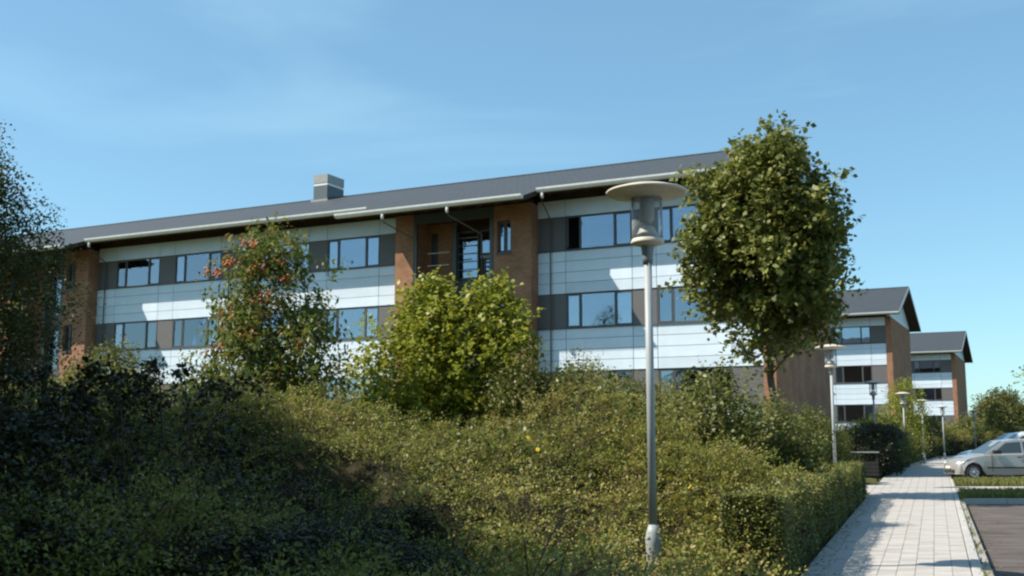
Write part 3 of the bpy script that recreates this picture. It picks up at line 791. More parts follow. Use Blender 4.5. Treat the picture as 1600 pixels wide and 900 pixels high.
b1.wall('brick_wall', -57.9, -57.5, 0, 10.4, 1, 10.45, [], M_BRICK)
b1.wall('rear_wall', -57.5, -8.8, 10.0, 10.4, 1, 10.5, [], M_BRICK)
rf1 = b1.roof(-58.5, -8.25, [(-47.2, -39.75), (-24.15, -16.65)])
b1.verge(-8.25)
for s, v0, v1, dx in ((-22.6, -2.6, -.6, .35), (-19.75, -2.6, -.6, .45), (-16.45, -1.3, -.02, -.3), (-39.55, -1.3, -.02, -.3)): b1.downpipe(s, v0, v1, dx=dx)
# chimney on the ridge
ch = MB(); x0, x1 = b1.X(-31.3), b1.X(-30.5)
ch.box(x0, x1, 4.55 * K, 5.9 * K, b1.Z(12.3), b1.Z(13.55)); c_o = ch.build('chimney', M_ZDARK, rf1)
b2_ = MB().box(x0 + .01, x1 - .01, 4.56 * K, 5.89 * K, b1.Z(13.552), b1.Z(13.66)).build('chimney_band', M_GUT, rf1)
MB().box(x0 - .01, x1 + .01, 4.54 * K, 5.91 * K, b1.Z(13.662), b1.Z(14.08)).build('chimney_cap', M_ZINC, rf1)
MB().box(x0 - .1, x1 + .1, 4.45 * K, 4.548 * K, b1.Z(12.72), b1.Z(12.84)).build('chimney_flashing', M_ZINC, rf1)

for nm, lab, s_r, D, seed in (('apartment_building', 'second block along the path with its brick gable end, right of the round-crowned tree', -10.45, 85.05, 2),
                              ('apartment_building', 'farthest and smallest of the three brick-gabled blocks, with a blue roller blind', -8.95, 124.3, 3)):
    dp = 12.0 if seed == 2 else 14.5; b = Bld(nm, lab, s_r, D, .17, dp, dp / 2, .38 if seed == 2 else .33, seed)
    sp = {(1, 1): dict(curtains=(), lower=(M_BLIND, .9))} if seed == 3 else {(1, 1): dict(curtains=(0,))}
    b.wing(s_r - .42 - 8.5, s_r - .42, HALF, spec=sp)
    b.tower(s_r - .42 - 14.5, s_r - .42 - 8.5)
    b.wall('brick_wall', s_r - 15.4, s_r - 14.93, 0, dp, -.3, 10.4, [], M_BRICK)
    b.wall('rear_wall', s_r - 14.9, s_r - .45, dp - .4, dp, -.3, 10.5, [], M_BRICK)
    b.gable_end(s_r)
    b.roof(s_r - 16, s_r + .75, [(s_r - 15.6, s_r - 8.3)])
    b.verge(s_r + .75)

# office block behind the camera; it shows only as the dark lower half of the window reflections
ob = empty('office_building', (-30, -46, 0), -A, 'plain dark brick office block behind the camera, seen only mirrored in the windows', 'building')
M_BRD = mat('dark_brick', (.09, .055, .04), .9, var=.2, scale=4)
mb = MB(); mb.box(-32, 32, -12, 0, 0, 19.0); mb.build('wall', M_BRD, ob)
MB().box(-32.5, 32.5, -12.5, .5, 19.0, 19.6).build('roof', M_ROOF, ob)
wm = MB().box(-.8, .8, .0, .06, -.7, .7).mesh('window', mat('dark_pane', (.03, .035, .04), .1))
for i in range(12):
    for j in range(4): link('window', wm, ob, (-29.5 + i * 5.3, 0, 2.5 + j * 3.6))

# ------------------------------------------------------------------ street lamps
M_GALV = mat('galvanised_steel', (.34, .37, .38), .5, metal=.0, spec=.4, var=.10, scale=9, stretch=(1, 1, .25))
M_GALVD = mat('dark_galvanised_steel', (.22, .24, .25), .5, metal=.4, var=.1)
M_CREAM = mat('cream_enamel', (.56, .51, .42), .5, var=.07, scale=6)
M_LOUV = mat('lamp_reflector', (.50, .46, .40), .5, metal=.1, var=.08)
def acryl():
    m = bpy.data.materials.new('clear_acrylic'); m.use_nodes = True; nt = m.node_tree; nt.nodes.clear(); N = nt.nodes.new; L = nt.links.new
    o = N('ShaderNodeOutputMaterial'); g = N('ShaderNodeBsdfGlossy'); g.inputs['Roughness'].default_value = .08
    t = N('ShaderNodeBsdfTransparent'); t.inputs['Color'].default_value = (.97, .98, .985, 1)
    df = N('ShaderNodeBsdfDiffuse'); df.inputs['Color'].default_value = (.75, .82, .88, 1)
    lw = N('ShaderNodeLayerWeight'); lw.inputs['Blend'].default_value = .12
    m1 = N('ShaderNodeMixShader'); L(lw.outputs['Fresnel'], m1.inputs[0]); L(t.outputs[0], m1.inputs[1]); L(g.outputs[0], m1.inputs[2])
    m2 = N('ShaderNodeMixShader'); mr = N('ShaderNodeMapRange'); mr.inputs['To Min'].default_value = .07; mr.inputs['To Max'].default_value = .38; L(lw.outputs['Facing'], mr.inputs[0])
    L(mr.outputs[0], m2.inputs[0]); L(m1.outputs[0], m2.inputs[1]); L(df.outputs[0], m2.inputs[2]); L(m2.outputs[0], o.inputs[0]); return m
M_ACR = acryl()
def make_lamp(loc, label):
    r = empty('street_lamp', loc, 0, label, 'street lamp', 'disc topped lamp posts along the path')
    MB().lathe([(.0, .42), (.046, .42), (.042, 3.46), (0, 3.46)], 20).build('pole', M_GALV, r)
    MB().lathe([(0, -.4), (.080, -.4), (.080, .24), (.085, .27), (.085, .33), (.073, .39), (.048, .47), (0, .47)], 20).build('pole_base', M_GALV, r)
    MB().box(-.03, .03, -.086, -.079, .0, .2).build('access_door', M_GALVD, r)
    MB().lathe([(0, 3.30), (.056, 3.30), (.060, 3.36), (.075, 3.50), (.075, 3.53), (0, 3.53)], 20).build('collar', M_GALVD, r)
    MB().lathe([(0, 3.50), (.095, 3.50), (.182, 3.525), (.186, 3.54), (.172, 3.575), (.125, 3.615), (.100, 3.66), (.085, 3.70), (.05, 3.725), (0, 3.73)], 32).build('lower_housing', M_CREAM, r)
    MB().lathe([(.165, 3.58), (.172, 3.585), (.172, 4.055), (.165, 4.055), (.165, 3.58)], 40).build('clear_cylinder', M_ACR, r)
    lv = MB()
    lv.lathe([(0, 4.05), (.075, 4.05), (.075, 3.80), (.05, 3.76), (0, 3.76)], 28)
    for k in range(7): lv.lathe([(.075, 3.82 + k * .03), (.086, 3.812 + k * .03), (.086, 3.817 + k * .03), (.075, 3.826 + k * .03)], 28)
    lv.build('reflector', M_LOUV, r)
    MB().lathe([(0, 4.04), (.20, 4.04), (.24, 4.062), (.425, 4.085), (.448, 4.095), (.452, 4.112), (.44, 4.122), (.30, 4.165), (.12, 4.20), (0, 4.21)], 56).build('disc_shade', M_CREAM, r)
    return r
lamp0 = make_lamp((1.512, 11.9, 0.0), 'nearest and tallest lamp post, rising from the shrubs in front of the long block')
lamp0.rotation_euler = (0, radians(-.1), 0)
for (x, y, lab) in ((9.5, 32.4, 'second lamp post, left of the second block, its foot behind the clipped hedge'),
                    (17.2, 52.0, 'grey lamp post standing just left of the big dark hedge by the path'),
                    (22.9, 64.0, 'lamp post in front of the yellowish sapling at the second gable'),
                    (28.1, 75.0, 'lamp post at the far end of the low box hedge, left of the third block'),
                    (34.6, 88.0, 'dark thin lamp post in front of the third block ground floor'),
                    (42.2, 100.0, 'farthest lamp post, at the right edge of the third block gable')):
    c = lamp0.copy(); COL.objects.link(c); c.location = (x, y, .02); c['label'] = lab; c.rotation_euler = (0, 0, 0)
    for ch_ in lamp0.children:
        k = ch_.copy(); COL.objects.link(k); k.parent = c

# ------------------------------------------------------------------ cars
def paint(name, col, metal=.0):
    m = mat(name, col, .32, metal=metal, spec=.5, coat=.8); return m
M_SILVER = paint('silver_paint', (.36, .35, .33), .3); M_WHITE = paint('white_paint', (.66, .67, .67)); M_CRED = paint('red_paint', (.35, .03, .03))
M_CGL = mat('car_glass', (.045, .06, .065), .05, spec=.8); M_TYRE = mat('tyre_rubber', (.022, .022, .022), .85); M_RIM = mat('wheel_trim', (.52, .52, .52), .35, metal=.6)
M_BLK = mat('black_plastic', (.03, .03, .03), .6); M_HL = mat('headlight_lens', (.62, .64, .64), .1, spec=.8); M_TL = mat('tail_light_lens', (.35, .02, .02), .2)
def make_car(loc, rz, label, pm, h=1.0):
    """small five door hatchback, nose towards -x"""
    r = empty('parked_car', loc, rz, label, 'car', 'cars parked nose to the path')
    WB = (.64, 3.06); R = .335; hw = .80
    def arch(cx):
        return [(cx + R * cos(t), .30 + R * sin(t)) for t in [radians(a) for a in (172, 150, 125, 100, 80, 55, 30, 8)]]
    low = [(.14, .22)] ; a1 = arch(WB[0]); a2 = arch(WB[1])
    # outline clockwise from the nose: sill with arches, tail, belt line, bonnet
    bottom = [(.10, .20), (.33, .19)] + [(x, z) for x, z in a1] + [(1.1, .19), (2.75, .19)] + [(x, z) for x, z in a2] + [(3.50, .22), (3.80, .26)]
    topl = [(3.88, .45), (3.88, .80), (3.80, .98), (3.62, 1.0), (2.4, .955), (1.35, .93), (1.10, .915), (.75, .86), (.38, .775), (.15, .69), (.04, .58), (.02, .42)]
    out = bottom + topl
    me = bpy.data.meshes.new('body'); bm = bmesh.new()
    def wy(x, z):
        k = hw
        k -= .10 * max(0, (.55 - x) / .55) ** 1.6 + .06 * max(0, (x - 3.4) / .5) ** 2
        if z > .62: k -= .10 * (z - .62)
        if z < .35: k -= .05 * (.35 - z) / .15
        return k
    rings = []
    ny = (-1, -.94, -.80, 0, .80, .94, 1)
    def ring(s_):
        vs = []
        cx, cz = 2.0, .55
        for x, z in out:
            inset = 0 if abs(s_) < .9 else (.0 if abs(s_) < .99 else .05)
            isb = (x, z) in bottom
            zz = z if isb else z - inset * .9
            xx = x + (inset * .9 if x < .2 else (-inset if x > 3.75 else 0))
            arc = 0
            if not isb and x < .5: xx += .14 * abs(s_) ** 3 * (1 if x < .3 else .3)
            vs.append(bm.verts.new((xx, wy(x, z) * s_, zz)))
        return vs
    for s_ in ny: rings.append(ring(s_))
    n = len(out)
    for i in range(len(rings) - 1):
        for j in range(n):
            bm.faces.new((rings[i][j], rings[i][(j + 1) % n], rings[i + 1][(j + 1) % n], rings[i + 1][j]))
    # sides: strips between sill points and top points
    for ri, flip in ((rings[0], False), (rings[-1], True)):
        f = bm.faces.new(ri if not flip else ri[::-1])
        bmesh.ops.triangulate(bm, faces=[f])
    bmesh.ops.recalc_face_normals(bm, faces=bm.faces)
    for f in bm.faces: f.smooth = True
    bm.to_mesh(me); bm.free(); me.materials.append(pm)
    me.set_sharp_from_angle(angle=radians(38)) if hasattr(me, 'set_sharp_from_angle') else None
    body = link('body', me, r)
    # cabin: trapezoid with tumblehome
    cab = [(1.02, .90), (1.86, 1.40), (2.25, 1.455), (2.9, 1.45), (3.42, 1.39), (3.80, .97)]
    def cw(z): return .74 - (z - .9) * .30
    bm = bmesh.new(); rr = []
    for s_ in (-1, -.93, 0, .93, 1):
        rr.append([bm.verts.new((x, cw(z) * s_, z - (.02 if abs(s_) == 1 and z > 1 else 0) + (.02 if s_ == 0 and z > 1.3 else 0))) for x, z in cab])
    for i in range(4):
        for j in range(len(cab)): bm.faces.new((rr[i][j], rr[i][(j + 1) % 6], rr[i + 1][(j + 1) % 6], rr[i + 1][j]))
    bm.faces.new(rr[0]); bm.faces.new(rr[-1][::-1]); bmesh.ops.recalc_face_normals(bm, faces=bm.faces)
    me = bpy.data.meshes.new('cabin'); bm.to_mesh(me); bm.free(); me.materials.append(pm); link('cabin', me, r)
    # side windows follow the tumblehome, on both sides
    for sg in (-1, 1):
        for poly in ([(1.38, .965), (1.90, 1.335), (2.42, 1.375), (2.42, .975)], [(2.50, .98), (2.50, 1.375), (3.02, 1.36), (3.30, 1.30), (3.40, 1.0)]):
            v = [(x, sg * (cw(z) + .006), z - .01) for x, z in poly] + [(x, sg * (cw(z) - .03), z - .01) for x, z in poly]
            k = len(poly); fs = [tuple(range(k)), tuple(range(2*k - 1, k - 1, -1))] + [(i, i + k, (i + 1) % k + k, (i + 1) % k) for i in range(k)]
            if sg > 0: fs = [f[::-1] for f in fs]
            MB().add(v, [f[::-1] for f in fs]).build('side_window', M_CGL, r)
        MB().box(1.32, 1.60, sg * .80 - .0 if sg > 0 else -.93, .93 if sg > 0 else -.80, .93, 1.06).build('door_mirror', M_BLK, r)
        MB().box(2.22, 2.40, (.795 if sg > 0 else -.815), (.815 if sg > 0 else -.795), .80, .835).build('door_handle', M_BLK, r)
        # shut lines and rubbing strip
        dl = MB()
        for x in (1.30, 2.46): dl.box(x, x + .012, (.78 if sg > 0 else -.803), (.803 if sg > 0 else -.78), .30, .92)
        dl.build('door_seam', M_BLK, r)
        MB().box(1.12, 2.72, (.78 if sg > 0 else -.808), (.808 if sg > 0 else -.78), .42, .47).build('side_moulding', M_BLK, r)
        v = [(.12, sg * .54, .58), (.30, sg * .735, .60), (.38, sg * .738, .67), (.18, sg * .57, .66)]
        v += [(x - .035, y + sg * .012, z) for x, y, z in v]
        MB().add(v, [(0, 1, 2, 3), (7, 6, 5, 4), (0, 4, 5, 1), (1, 5, 6, 2), (2, 6, 7, 3), (3, 7, 4, 0)]).build('headlight', M_HL, r)
        MB().box(3.80, 3.90, .50 if sg > 0 else -.74, .74 if sg > 0 else -.50, .62, .84).build('tail_light', M_TL, r)
    # windscreen and rear screen
    def quad(nm, a, b_, w0, w1):
        dx, dz = b_[0] - a[0], b_[1] - a[1]; l = sqrt(dx*dx + dz*dz); nx, nz_ = -dz / l * .008, dx / l * .008
        if nz_ < 0: nx, nz_ = -nx, -nz_
        v = [(a[0] + nx, -w0, a[1] + nz_), (a[0] + nx, w0, a[1] + nz_), (b_[0] + nx, w1, b_[1] + nz_), (b_[0] + nx, -w1, b_[1] + nz_)]
        v += [(x - nx * 3, y, z - nz_ * 3) for x, y, z in v]
        MB().add(v, [(0, 1, 2, 3), (7, 6, 5, 4), (0, 4, 5, 1), (1, 5, 6, 2), (2, 6, 7, 3), (3, 7, 4, 0)]).build(nm, M_CGL, r)
    quad('windscreen', (1.09, .945), (1.82, 1.378), .66, .56); quad('rear_screen', (3.76, 1.03), (3.46, 1.36), .64, .54)
    MB().box(.03, .12, -.40, .40, .24, .36).build('front_bumper_grille', M_BLK, r); MB().box(.008, .05, -.20, .20, .41, .49).build('number_plate', mat('plate_white', (.7, .7, .7), .5), r)
    for cx in WB:
        for sg in (-1, 1):
            MB().lathe([(R - .015, -.02 * 0 + .0), (R + .012, .0), (R + .012, .30), (R - .015, .30)], 24, (cx, -.76 if sg < 0 else .46, .30), axis='y').build('wheel_arch', M_BLK, r)
            w_ = empty('wheel', (cx, sg * .70, .285)); w_.parent = r
            prof = [(.17, -.085), (.245, -.085), (.278, -.06), (.285, -.03), (.285, .03), (.278, .06), (.245, .085), (.17, .085)]
            MB().lathe(prof, 28, axis='y').build('tyre', M_TYRE, w_)
            y = -.07 * 1 if sg < 0 else .07
            rm = MB(); rm.lathe([(0, y * 1.2), (.05, y * 1.2), (.06, y * .9), (.15, y * .95), (.175, y * 1.15), (.182, y * 1.15), (.182, -y)], 28, axis='y')
            rm.build('rim', M_RIM, w_)
            for k in range(7):
                t = 2 * pi * k / 7; MB().box(-.011, .011, min(y, y * 1.12), max(y, y * 1.12) , .065, .145).build('rim_slot', M_BLK, w_).rotation_euler = (0, t, 0)
    r.scale = (h, h, h)
    return r
make_car((15.92, 40.3, -.02), 0, 'silver five door hatchback closest to the grass verge', M_SILVER, 1.0)
make_car((17.45, 43.2, -.02), 0, 'white car parked behind the silver hatchback', M_WHITE, 1.2)
make_car((21.6, 46.4, -.02), 0, 'red car at the right edge, beyond the white car', M_CRED, 1.05)

# ------------------------------------------------------------------ low fence beside the side path
fr_ = empty('low_fence', (12.5, 39.0, .0), radians(-15), 'low dark board fence with a pale top rail, behind the end of the clipped hedge', 'fence')
M_DW = mat('dark_timber', (.022, .021, .02), .85, var=.2, scale=6); M_PW = mat('pale_rail', (.30, .32, .33), .6)
for i in range(4): MB().box(-.45, .45, -.015, .015, 0, .115).build('fence_board', M_DW, fr_, (0, 0, .15 + i * .13))
for x in (-.40, .40): MB().box(-.04, .04, .02, .10, -.3, .95).build('fence_post', M_DW, fr_, (x, 0, 0))
MB().box(-.48, .48, -.05, .10, .96, 1.0).build('top_rail', M_PW, fr_)

# ------------------------------------------------------------------ vegetation
def hgt(x, y): return float(terrain_h(x, y))
# round-headed maple by the path
make_tree('maple_tree', 'dense round-crowned maple on a single trunk, right of the near lamp', 'tree', (6.30, 26.8, hgt(6.30, 26.8) - .05),
          [(3.4, .1, 0, .35), (3.85, .2, 0, .8), (4.4, .2, 0, 1.3), (5.0, .10, 0, 1.66), (5.7, 0, 0, 1.76), (6.5, -.08, 0, 1.68), (7.3, .0, 0, 1.52), (8.0, .05, 0, 1.25), (8.45, .12, 0, .98), (8.95, .15, 0, .5)],
            .12, 4300, 7, .15, .13, LM_MAPLE, BARK, 21, (.2, .5), .12, 40, .42, .26, .7, trunk_h=2.9, cluster=(230, .19), lean=(.05, 0))
# two-headed yellow-green field maple bush
make_tree('bush', 'bright yellow-green bushy tree with two rounded heads, in front of the middle brick tower', 'bush', (-1.3, 22.0, hgt(-1.3, 22)),
          [(.3, -.2, 0, .9), (.8, -.35, 0, 1.5), (1.4, -.3, 0, 1.72), (2.0, -.12, 0, 1.6), (2.45, .05, 0, 1.35), (2.7, .1, 0, 1.0)],
          .05, 2600, 7, .11, .085, LM_YG, BARK, 22, (.2, .45), .08, 10, .5, .12, .7, stems=4, trunk_h=.8, cluster=(240, .2), up=.2)
rngy = np.random.default_rng(77)
bush_root = [o for o in COL.objects if o.name == 'bush'][0]
for cx, zt, rr_, sd_ in ((-.38, 3.45, .62, 1), (.88, 3.40, .60, 2)):
    pr = [(2.1, cx, 0, rr_), (2.6, cx, 0, rr_ * 1.0), (3.05, cx, 0, rr_ * .72), (zt, cx, 0, .15)]
    p, d = crown_shoots(rngy, pr, 480, .5, .2)
    V, F, tt = shoot_leaves(p, d + np.array([0, 0, .6]), rngy.uniform(.2, .5, 480), rngy.normal(.05, .08, 480), 7, .11, .085, rngy, .7)
    link('crown', np_mesh('crown', V, F, LM_YG, tt), bush_root)
# rowan with berries
rw = make_tree('rowan_tree', 'rowan tree with clusters of red berries, left of the yellow-green bush', 'tree', (-4.5, 20.0, hgt(-4.5, 20) + .2),
          [(.4, .1, 0, .7), (.9, .15, 0, 1.2), (1.5, .1, 0, 1.1), (2.1, .1, 0, .85), (2.7, -.05, 0, .75), (3.2, -.15, 0, .55), (3.5, -.1, 0, .22)],
          .06, 1600, 9, .125, .055, LM_ROWAN, BARK, 23, (.25, .5), .3, 20, .55, .22, .85, trunk_h=.5, cluster=(120, .16), stems=2)
M_BERRY = mat('rowan_berry', (.46, .13, .03), .5)
def ico(r=1.0):
    bm = bmesh.new(); bmesh.ops.create_icosphere(bm, subdivisions=1, radius=r); v = [tuple(x.co) for x in bm.verts]; f = [tuple(q.index for q in p.verts) for p in bm.faces]; bm.free(); return v, f
iv, if_ = ico(.026); rb = random.Random(8); bmsh = []
for k in range(3):
    mb = MB()
    for i in range(26):
        o = (rb.gauss(0, .07), rb.gauss(0, .07), rb.gauss(0, .05)); mb.add([(a + o[0], b + o[1], c + o[2]) for a, b, c in iv], if_, 0, True)
    bmsh.append(mb.mesh('berry_cluster', M_BERRY))
for i, (x, z) in enumerate([(-1.05, 3.75), (-.65, 3.9), (-.1, 3.85), (.35, 4.0), (.55, 3.65), (.1, 3.3), (-.75, 3.0), (0, 3.0), (-.95, 2.35), (-.3, 4.3), (.9, 2.4), (-.2, 2.6)]):
    tag(link('berry_cluster', bmsh[i % 3], rw, (x * .8, -.75 + rb.uniform(-.15, .2), z - .95)), kind='stuff')

# birch at the left edge: hanging twigs
def birch(name, label, loc, H, R_, seed, n, group=None):
    rng = np.random.default_rng(seed); root = empty(name, loc, 0, label, 'tree', group)
    prof = [(1.2, 0, 0, R_ * .8), (H * .35, 0, 0, R_), (H * .55, 0, 0, R_ * .92), (H * .75, 0, 0, R_ * .55), (H * .9, 0, 0, R_ * .25), (H, 0, 0, .06)]
    p, d = crown_shoots(rng, prof, n, .6, .3)
    d = np.stack([d[:, 0] * .5, d[:, 1] * .5, rng.normal(.15, .35, n)], 1)
    V, F, tt = shoot_leaves(p, d, rng.uniform(.35, .9, n), rng.uniform(.5, 1.1, n), 11, .075, .055, rng, .7)
    link('crown', np_mesh('crown', V, F, LM_BIRCH, tt), root)
    mb = MB(); q = limb(mb, (0, 0, -.3), (0, 0, H * .95), .13, .015, rng, seg=8, k=9)
    for i in range(60):
        k = rng.integers(1, 9); a = rng.uniform(0, 6.28); rr_ = R_ * rng.uniform(.5, 1) * (1 - k / 11); s0 = q[k]
        limb(mb, s0, (s0.x + rr_ * cos(a), s0.y + rr_ * sin(a), s0.z + rng.uniform(.3, .9)), .03, .006, rng, seg=4, k=4)
    mb.build('trunk', BARK, root); return root
birch('birch_tree', 'drooping birch at the left edge, hiding the left end of the long block', (-11.75, 22.0, 1.0), 7.8, 2.2, 31, 8000)
birch('birch_tree', 'second birch mostly outside the left edge', (-15.6, 26.5, 1.4), 9.0, 2.2, 32, 2600)

# shrubs: each prototype is a thing with foliage and stems, then copied
def make_shrub(name, label, cat, loc, R_, H, n, nl, L_, W_, lm, seed, arch=.5, length=(.25, .5), lean=(0, 0), shell=.45, up=.5, lump=.2, side=.7, cluster=0):
    rng = np.random.default_rng(seed); root = empty(name, loc, 0, label, cat)
    prof = [(.05, 0, 0, R_ * .75), (H * .35, lean[0] * .3, lean[1] * .3, R_), (H * .6, lean[0] * .6, lean[1] * .6, R_ * .88), (H * .85, lean[0] * .85, lean[1] * .85, R_ * .5), (H, lean[0], lean[1], R_ * .18)]
    p, d = crown_shoots(rng, prof, n, shell, lump)
    tn = rng.uniform(0, 1, n)
    if cluster:
        c, _ = crown_shoots(rng, prof, cluster, shell, lump); ix = rng.integers(0, cluster, n); p = c[ix] + rng.normal(size=(n, 3)) * (R_ * .11)
        p[:, 2] = np.maximum(p[:, 2], .02); tn = np.clip(rng.uniform(0, 1, cluster)[ix] * .7 + rng.uniform(0, .3, n), 0, 1)
    d = d + np.array([lean[0] * .5, lean[1] * .5, up])
    V, F, tt = shoot_leaves(p, d, rng.uniform(length[0], length[1], n), rng.normal(arch * .5, .12, n), nl, L_, W_, rng, side, tn)
    link('foliage', np_mesh('foliage', V, F, lm, tt), root)
    mb = MB()
    for i in rng.choice(n, 22, replace=False):
        a = rng.uniform(0, 6.28); limb(mb, (.12 * cos(a), .12 * sin(a), -.15), tuple(p[i]), .016, .004, rng, seg=4, k=4, sag=.1)
    mb.build('stems', TWIG, root); return root
def put(src, x, y, s, rz, label, sz=None, group=None, z=None):
    c = src.copy(); COL.objects.link(c); c.location = (x, y, hgt(x, y) - .05 if z is None else z); c.rotation_euler = (0, 0, rz); c.scale = (s, s, sz or s); c['label'] = label
    if group: c['group'] = group
    for ch_ in src.children:
        k = ch_.copy(); COL.objects.link(k); k.parent = c
    return c

# --- the sloping bank of cotoneaster: nobody could count its plants
rng = np.random.default_rng(101)
pts = []
for gx in np.arange(-11, 10, .95):
    for gy in np.arange(6.8, 28.5, .95):
        x, y = gx + rng.uniform(-.4, .4), gy + rng.uniform(-.4, .4)
        if (float(xl(y)) - x) * .93 < (.40 if y < 10.3 else .75 if y < 12.4 else 1.55): continue
        if x < -y * .47 - 2.5: continue
        pts.append((x, y))
pts = np.array(pts)
def bank_h(x, y):
    d = (xl(y) - x) * .93
    hY = np.interp(y, [7, 11.2, 12.6, 13.6, 16, 19, 22, 25, 28], [.22, .30, .50, .95, 1.35, 2.0, 2.15, 1.8, .9])
    fd = np.interp(d, [.8, 1.4, 2.3, 3.2], [.2, .28, .8, 1.0])
    fd = np.where(y < 10.4, np.maximum(fd, np.where(d < 1.1, 2.0, 1.0)), fd)
    left = sst(0.5, -3.5, x) if False else np.clip((-.5 - x) / 3, 0, 1)
    hY = hY + 0 * x + left * np.interp(y, [7, 9, 12, 15, 20], [.25, .55, .55, .25, .0]) - np.clip((.9 - x) / 1.8, 0, 1) * np.interp(y, [13, 15, 17, 19, 22, 26], [0, .15, .65, 1.2, 1.5, 1.5])
    lampgap = np.exp(-(((x - 1.42) / .8) ** 2 + ((y - 10.9) / 1.7) ** 2))
    hY = np.maximum(hY, .28)
    return hY * fd * (1 - .93 * lampgap)
DR = rng.uniform(.5, 1.1, len(pts)); DH = rng.uniform(.38, 1.25, len(pts))
def canopy(x, y):
    z = np.full(x.shape, .12); H = bank_h(x, y)
    for (cx, cy), r_, h_ in zip(pts, DR, DH):
        d2 = ((x - cx) ** 2 + (y - cy) ** 2) / (r_ * r_); z = np.maximum(z, H * h_ * np.sqrt(np.clip(1 - d2, 0, 1)) ** .8)
    return z
def sprays(P, M, Ln, rng, nj=9, nl=8, L_=.043, W_=.024, sl=.30, tint=None, droop=.35, flat=.8):
    """arching main stems with side shoots in one plane, as on cotoneaster; returns leaves and stem ribbons"""
    n = len(P); M = nrm(M); lat = nrm(np.cross(M, np.array([0, 0, 1.0]) + rng.normal(size=(n, 3)) * .25)); nor = nrm(np.cross(lat, M))
    t = (np.arange(nj) + .7) / nj
    Q = P[:, None] + M[:, None] * (t[None] * Ln[:, None])[..., None]; Q[..., 2] -= droop * Ln[:, None] * t[None] ** 2
    sg = np.where(np.arange(nj) % 2 == 0, 1.0, -1.0)[None, :, None]
    D = M[:, None] * .65 + lat[:, None] * sg * flat + rng.normal(size=(n, nj, 3)) * .22; D[:, -1] = M; D[..., 2] -= .3 * t[None]
    sl_ = sl * (1.15 - .6 * t)[None] * rng.uniform(.6, 1.3, (n, nj))
    tn = np.repeat((rng.uniform(0, 1, n) if tint is None else tint)[:, None], nj, 1)
    V, F, tt = shoot_leaves(Q.reshape(-1, 3), D.reshape(-1, 3), sl_.ravel(), rng.normal(.15, .1, n * nj), nl, L_, W_, rng, .48, tn.ravel())
    # stems: thin three-sided tubes along the main axis
    ts = np.array([0, .35, .7, 1.0]); C = P[:, None] + M[:, None] * (ts[None] * Ln[:, None])[..., None]; C[..., 2] -= droop * Ln[:, None] * ts[None] ** 2
    r = np.array([.007, .006, .004, .002]); vs = []
    for k in range(3):
        a = 2 * pi * k / 3; vs.append(C + (lat[:, None] * cos(a) + nor[:, None] * sin(a)) * r[None, :, None])
    SVx = np.stack(vs, 2); base = np.arange(n)[:, None, None] * 12
    SF = []
    for i_ in range(3):
        for k in range(3):
            k2 = (k + 1) % 3; SF.append(np.stack([base[:, 0, 0] + i_*3 + k, base[:, 0, 0] + i_*3 + k2, base[:, 0, 0] + (i_+1)*3 + k2, base[:, 0, 0] + (i_+1)*3 + k], 1))
    return V, F, tt, SVx.reshape(-1, 3), np.concatenate(SF)
ns = 5200
x = rng.uniform(-10, 9, ns * 3); y = 6.8 + 21.5 * rng.uniform(0, 1, ns * 3) ** 1.3
keep = ((xl(y) - x) * .93 > np.where(y < 10.4, .22, np.where(y < 12.5, .72, 1.15))) & (x > -y * .47 - 1.5) & ~((np.abs(x - .127 * y) < .26) & (y > 8.6) & (y < 12.1)); x, y = x[keep][:ns], y[keep][:ns]
cz = canopy(x, y); e = .06
gxx = (canopy(x + e, y) - cz) / e; gyy = (canopy(x, y + e) - cz) / e
nn = nrm(np.stack([-np.clip(gxx, -2.5, 2.5), -np.clip(gyy, -2.5, 2.5), np.ones_like(x)], 1))
dep = rng.uniform(0, 1, len(x)) ** 1.3 * .30
p = np.stack([x, y, terrain_h(x, y) + cz], 1) - nn * (dep + .12)[:, None]; p[:, 2] = np.maximum(p[:, 2], terrain_h(x, y) + .01)
dd = nn * .55 + np.array([.30, -.15, .25]) + rng.normal(size=(len(x), 3)) * .45; dd[:, 2] = np.maximum(dd[:, 2], .12)
tn = np.clip(.5 + .25 * np.sin(x * 1.3 + 1.3 * np.sin(y * 1.1)) + .2 * np.sin(y * 1.9 + x) + rng.normal(0, .28, len(x)), 0, 1)
V, F, tt, SVx, SF = sprays(p, dd, rng.uniform(.35, .85, len(x)), rng, tint=tn)
LMI = np.zeros(len(F), int)
def more(V, F, tt, LMI, SVx, SF, n, sel, mi_, **kw):
    i = rng.choice(np.nonzero(sel)[0], n); q = p[i] + rng.normal(size=(n, 3)) * .06; up_ = kw.pop('up_'); ln = kw.pop('ln')
    d_ = nn[i] * .35 + np.array([.32, -.10, up_]) + rng.normal(size=(n, 3)) * .28
    v, f, t, sv, sf = sprays(q, d_, rng.uniform(ln[0], ln[1], n), rng, **kw)
    return np.concatenate([V, v]), np.concatenate([F, f + len(V)]), np.concatenate([tt, t]), np.concatenate([LMI, np.full(len(f), mi_)]), np.concatenate([SVx, sv]), np.concatenate([SF, sf + len(SVx)])
pat = np.sin(x * 1.1 + 2 * np.sin(y * .55)) + np.sin(y * .9 - x * .6)
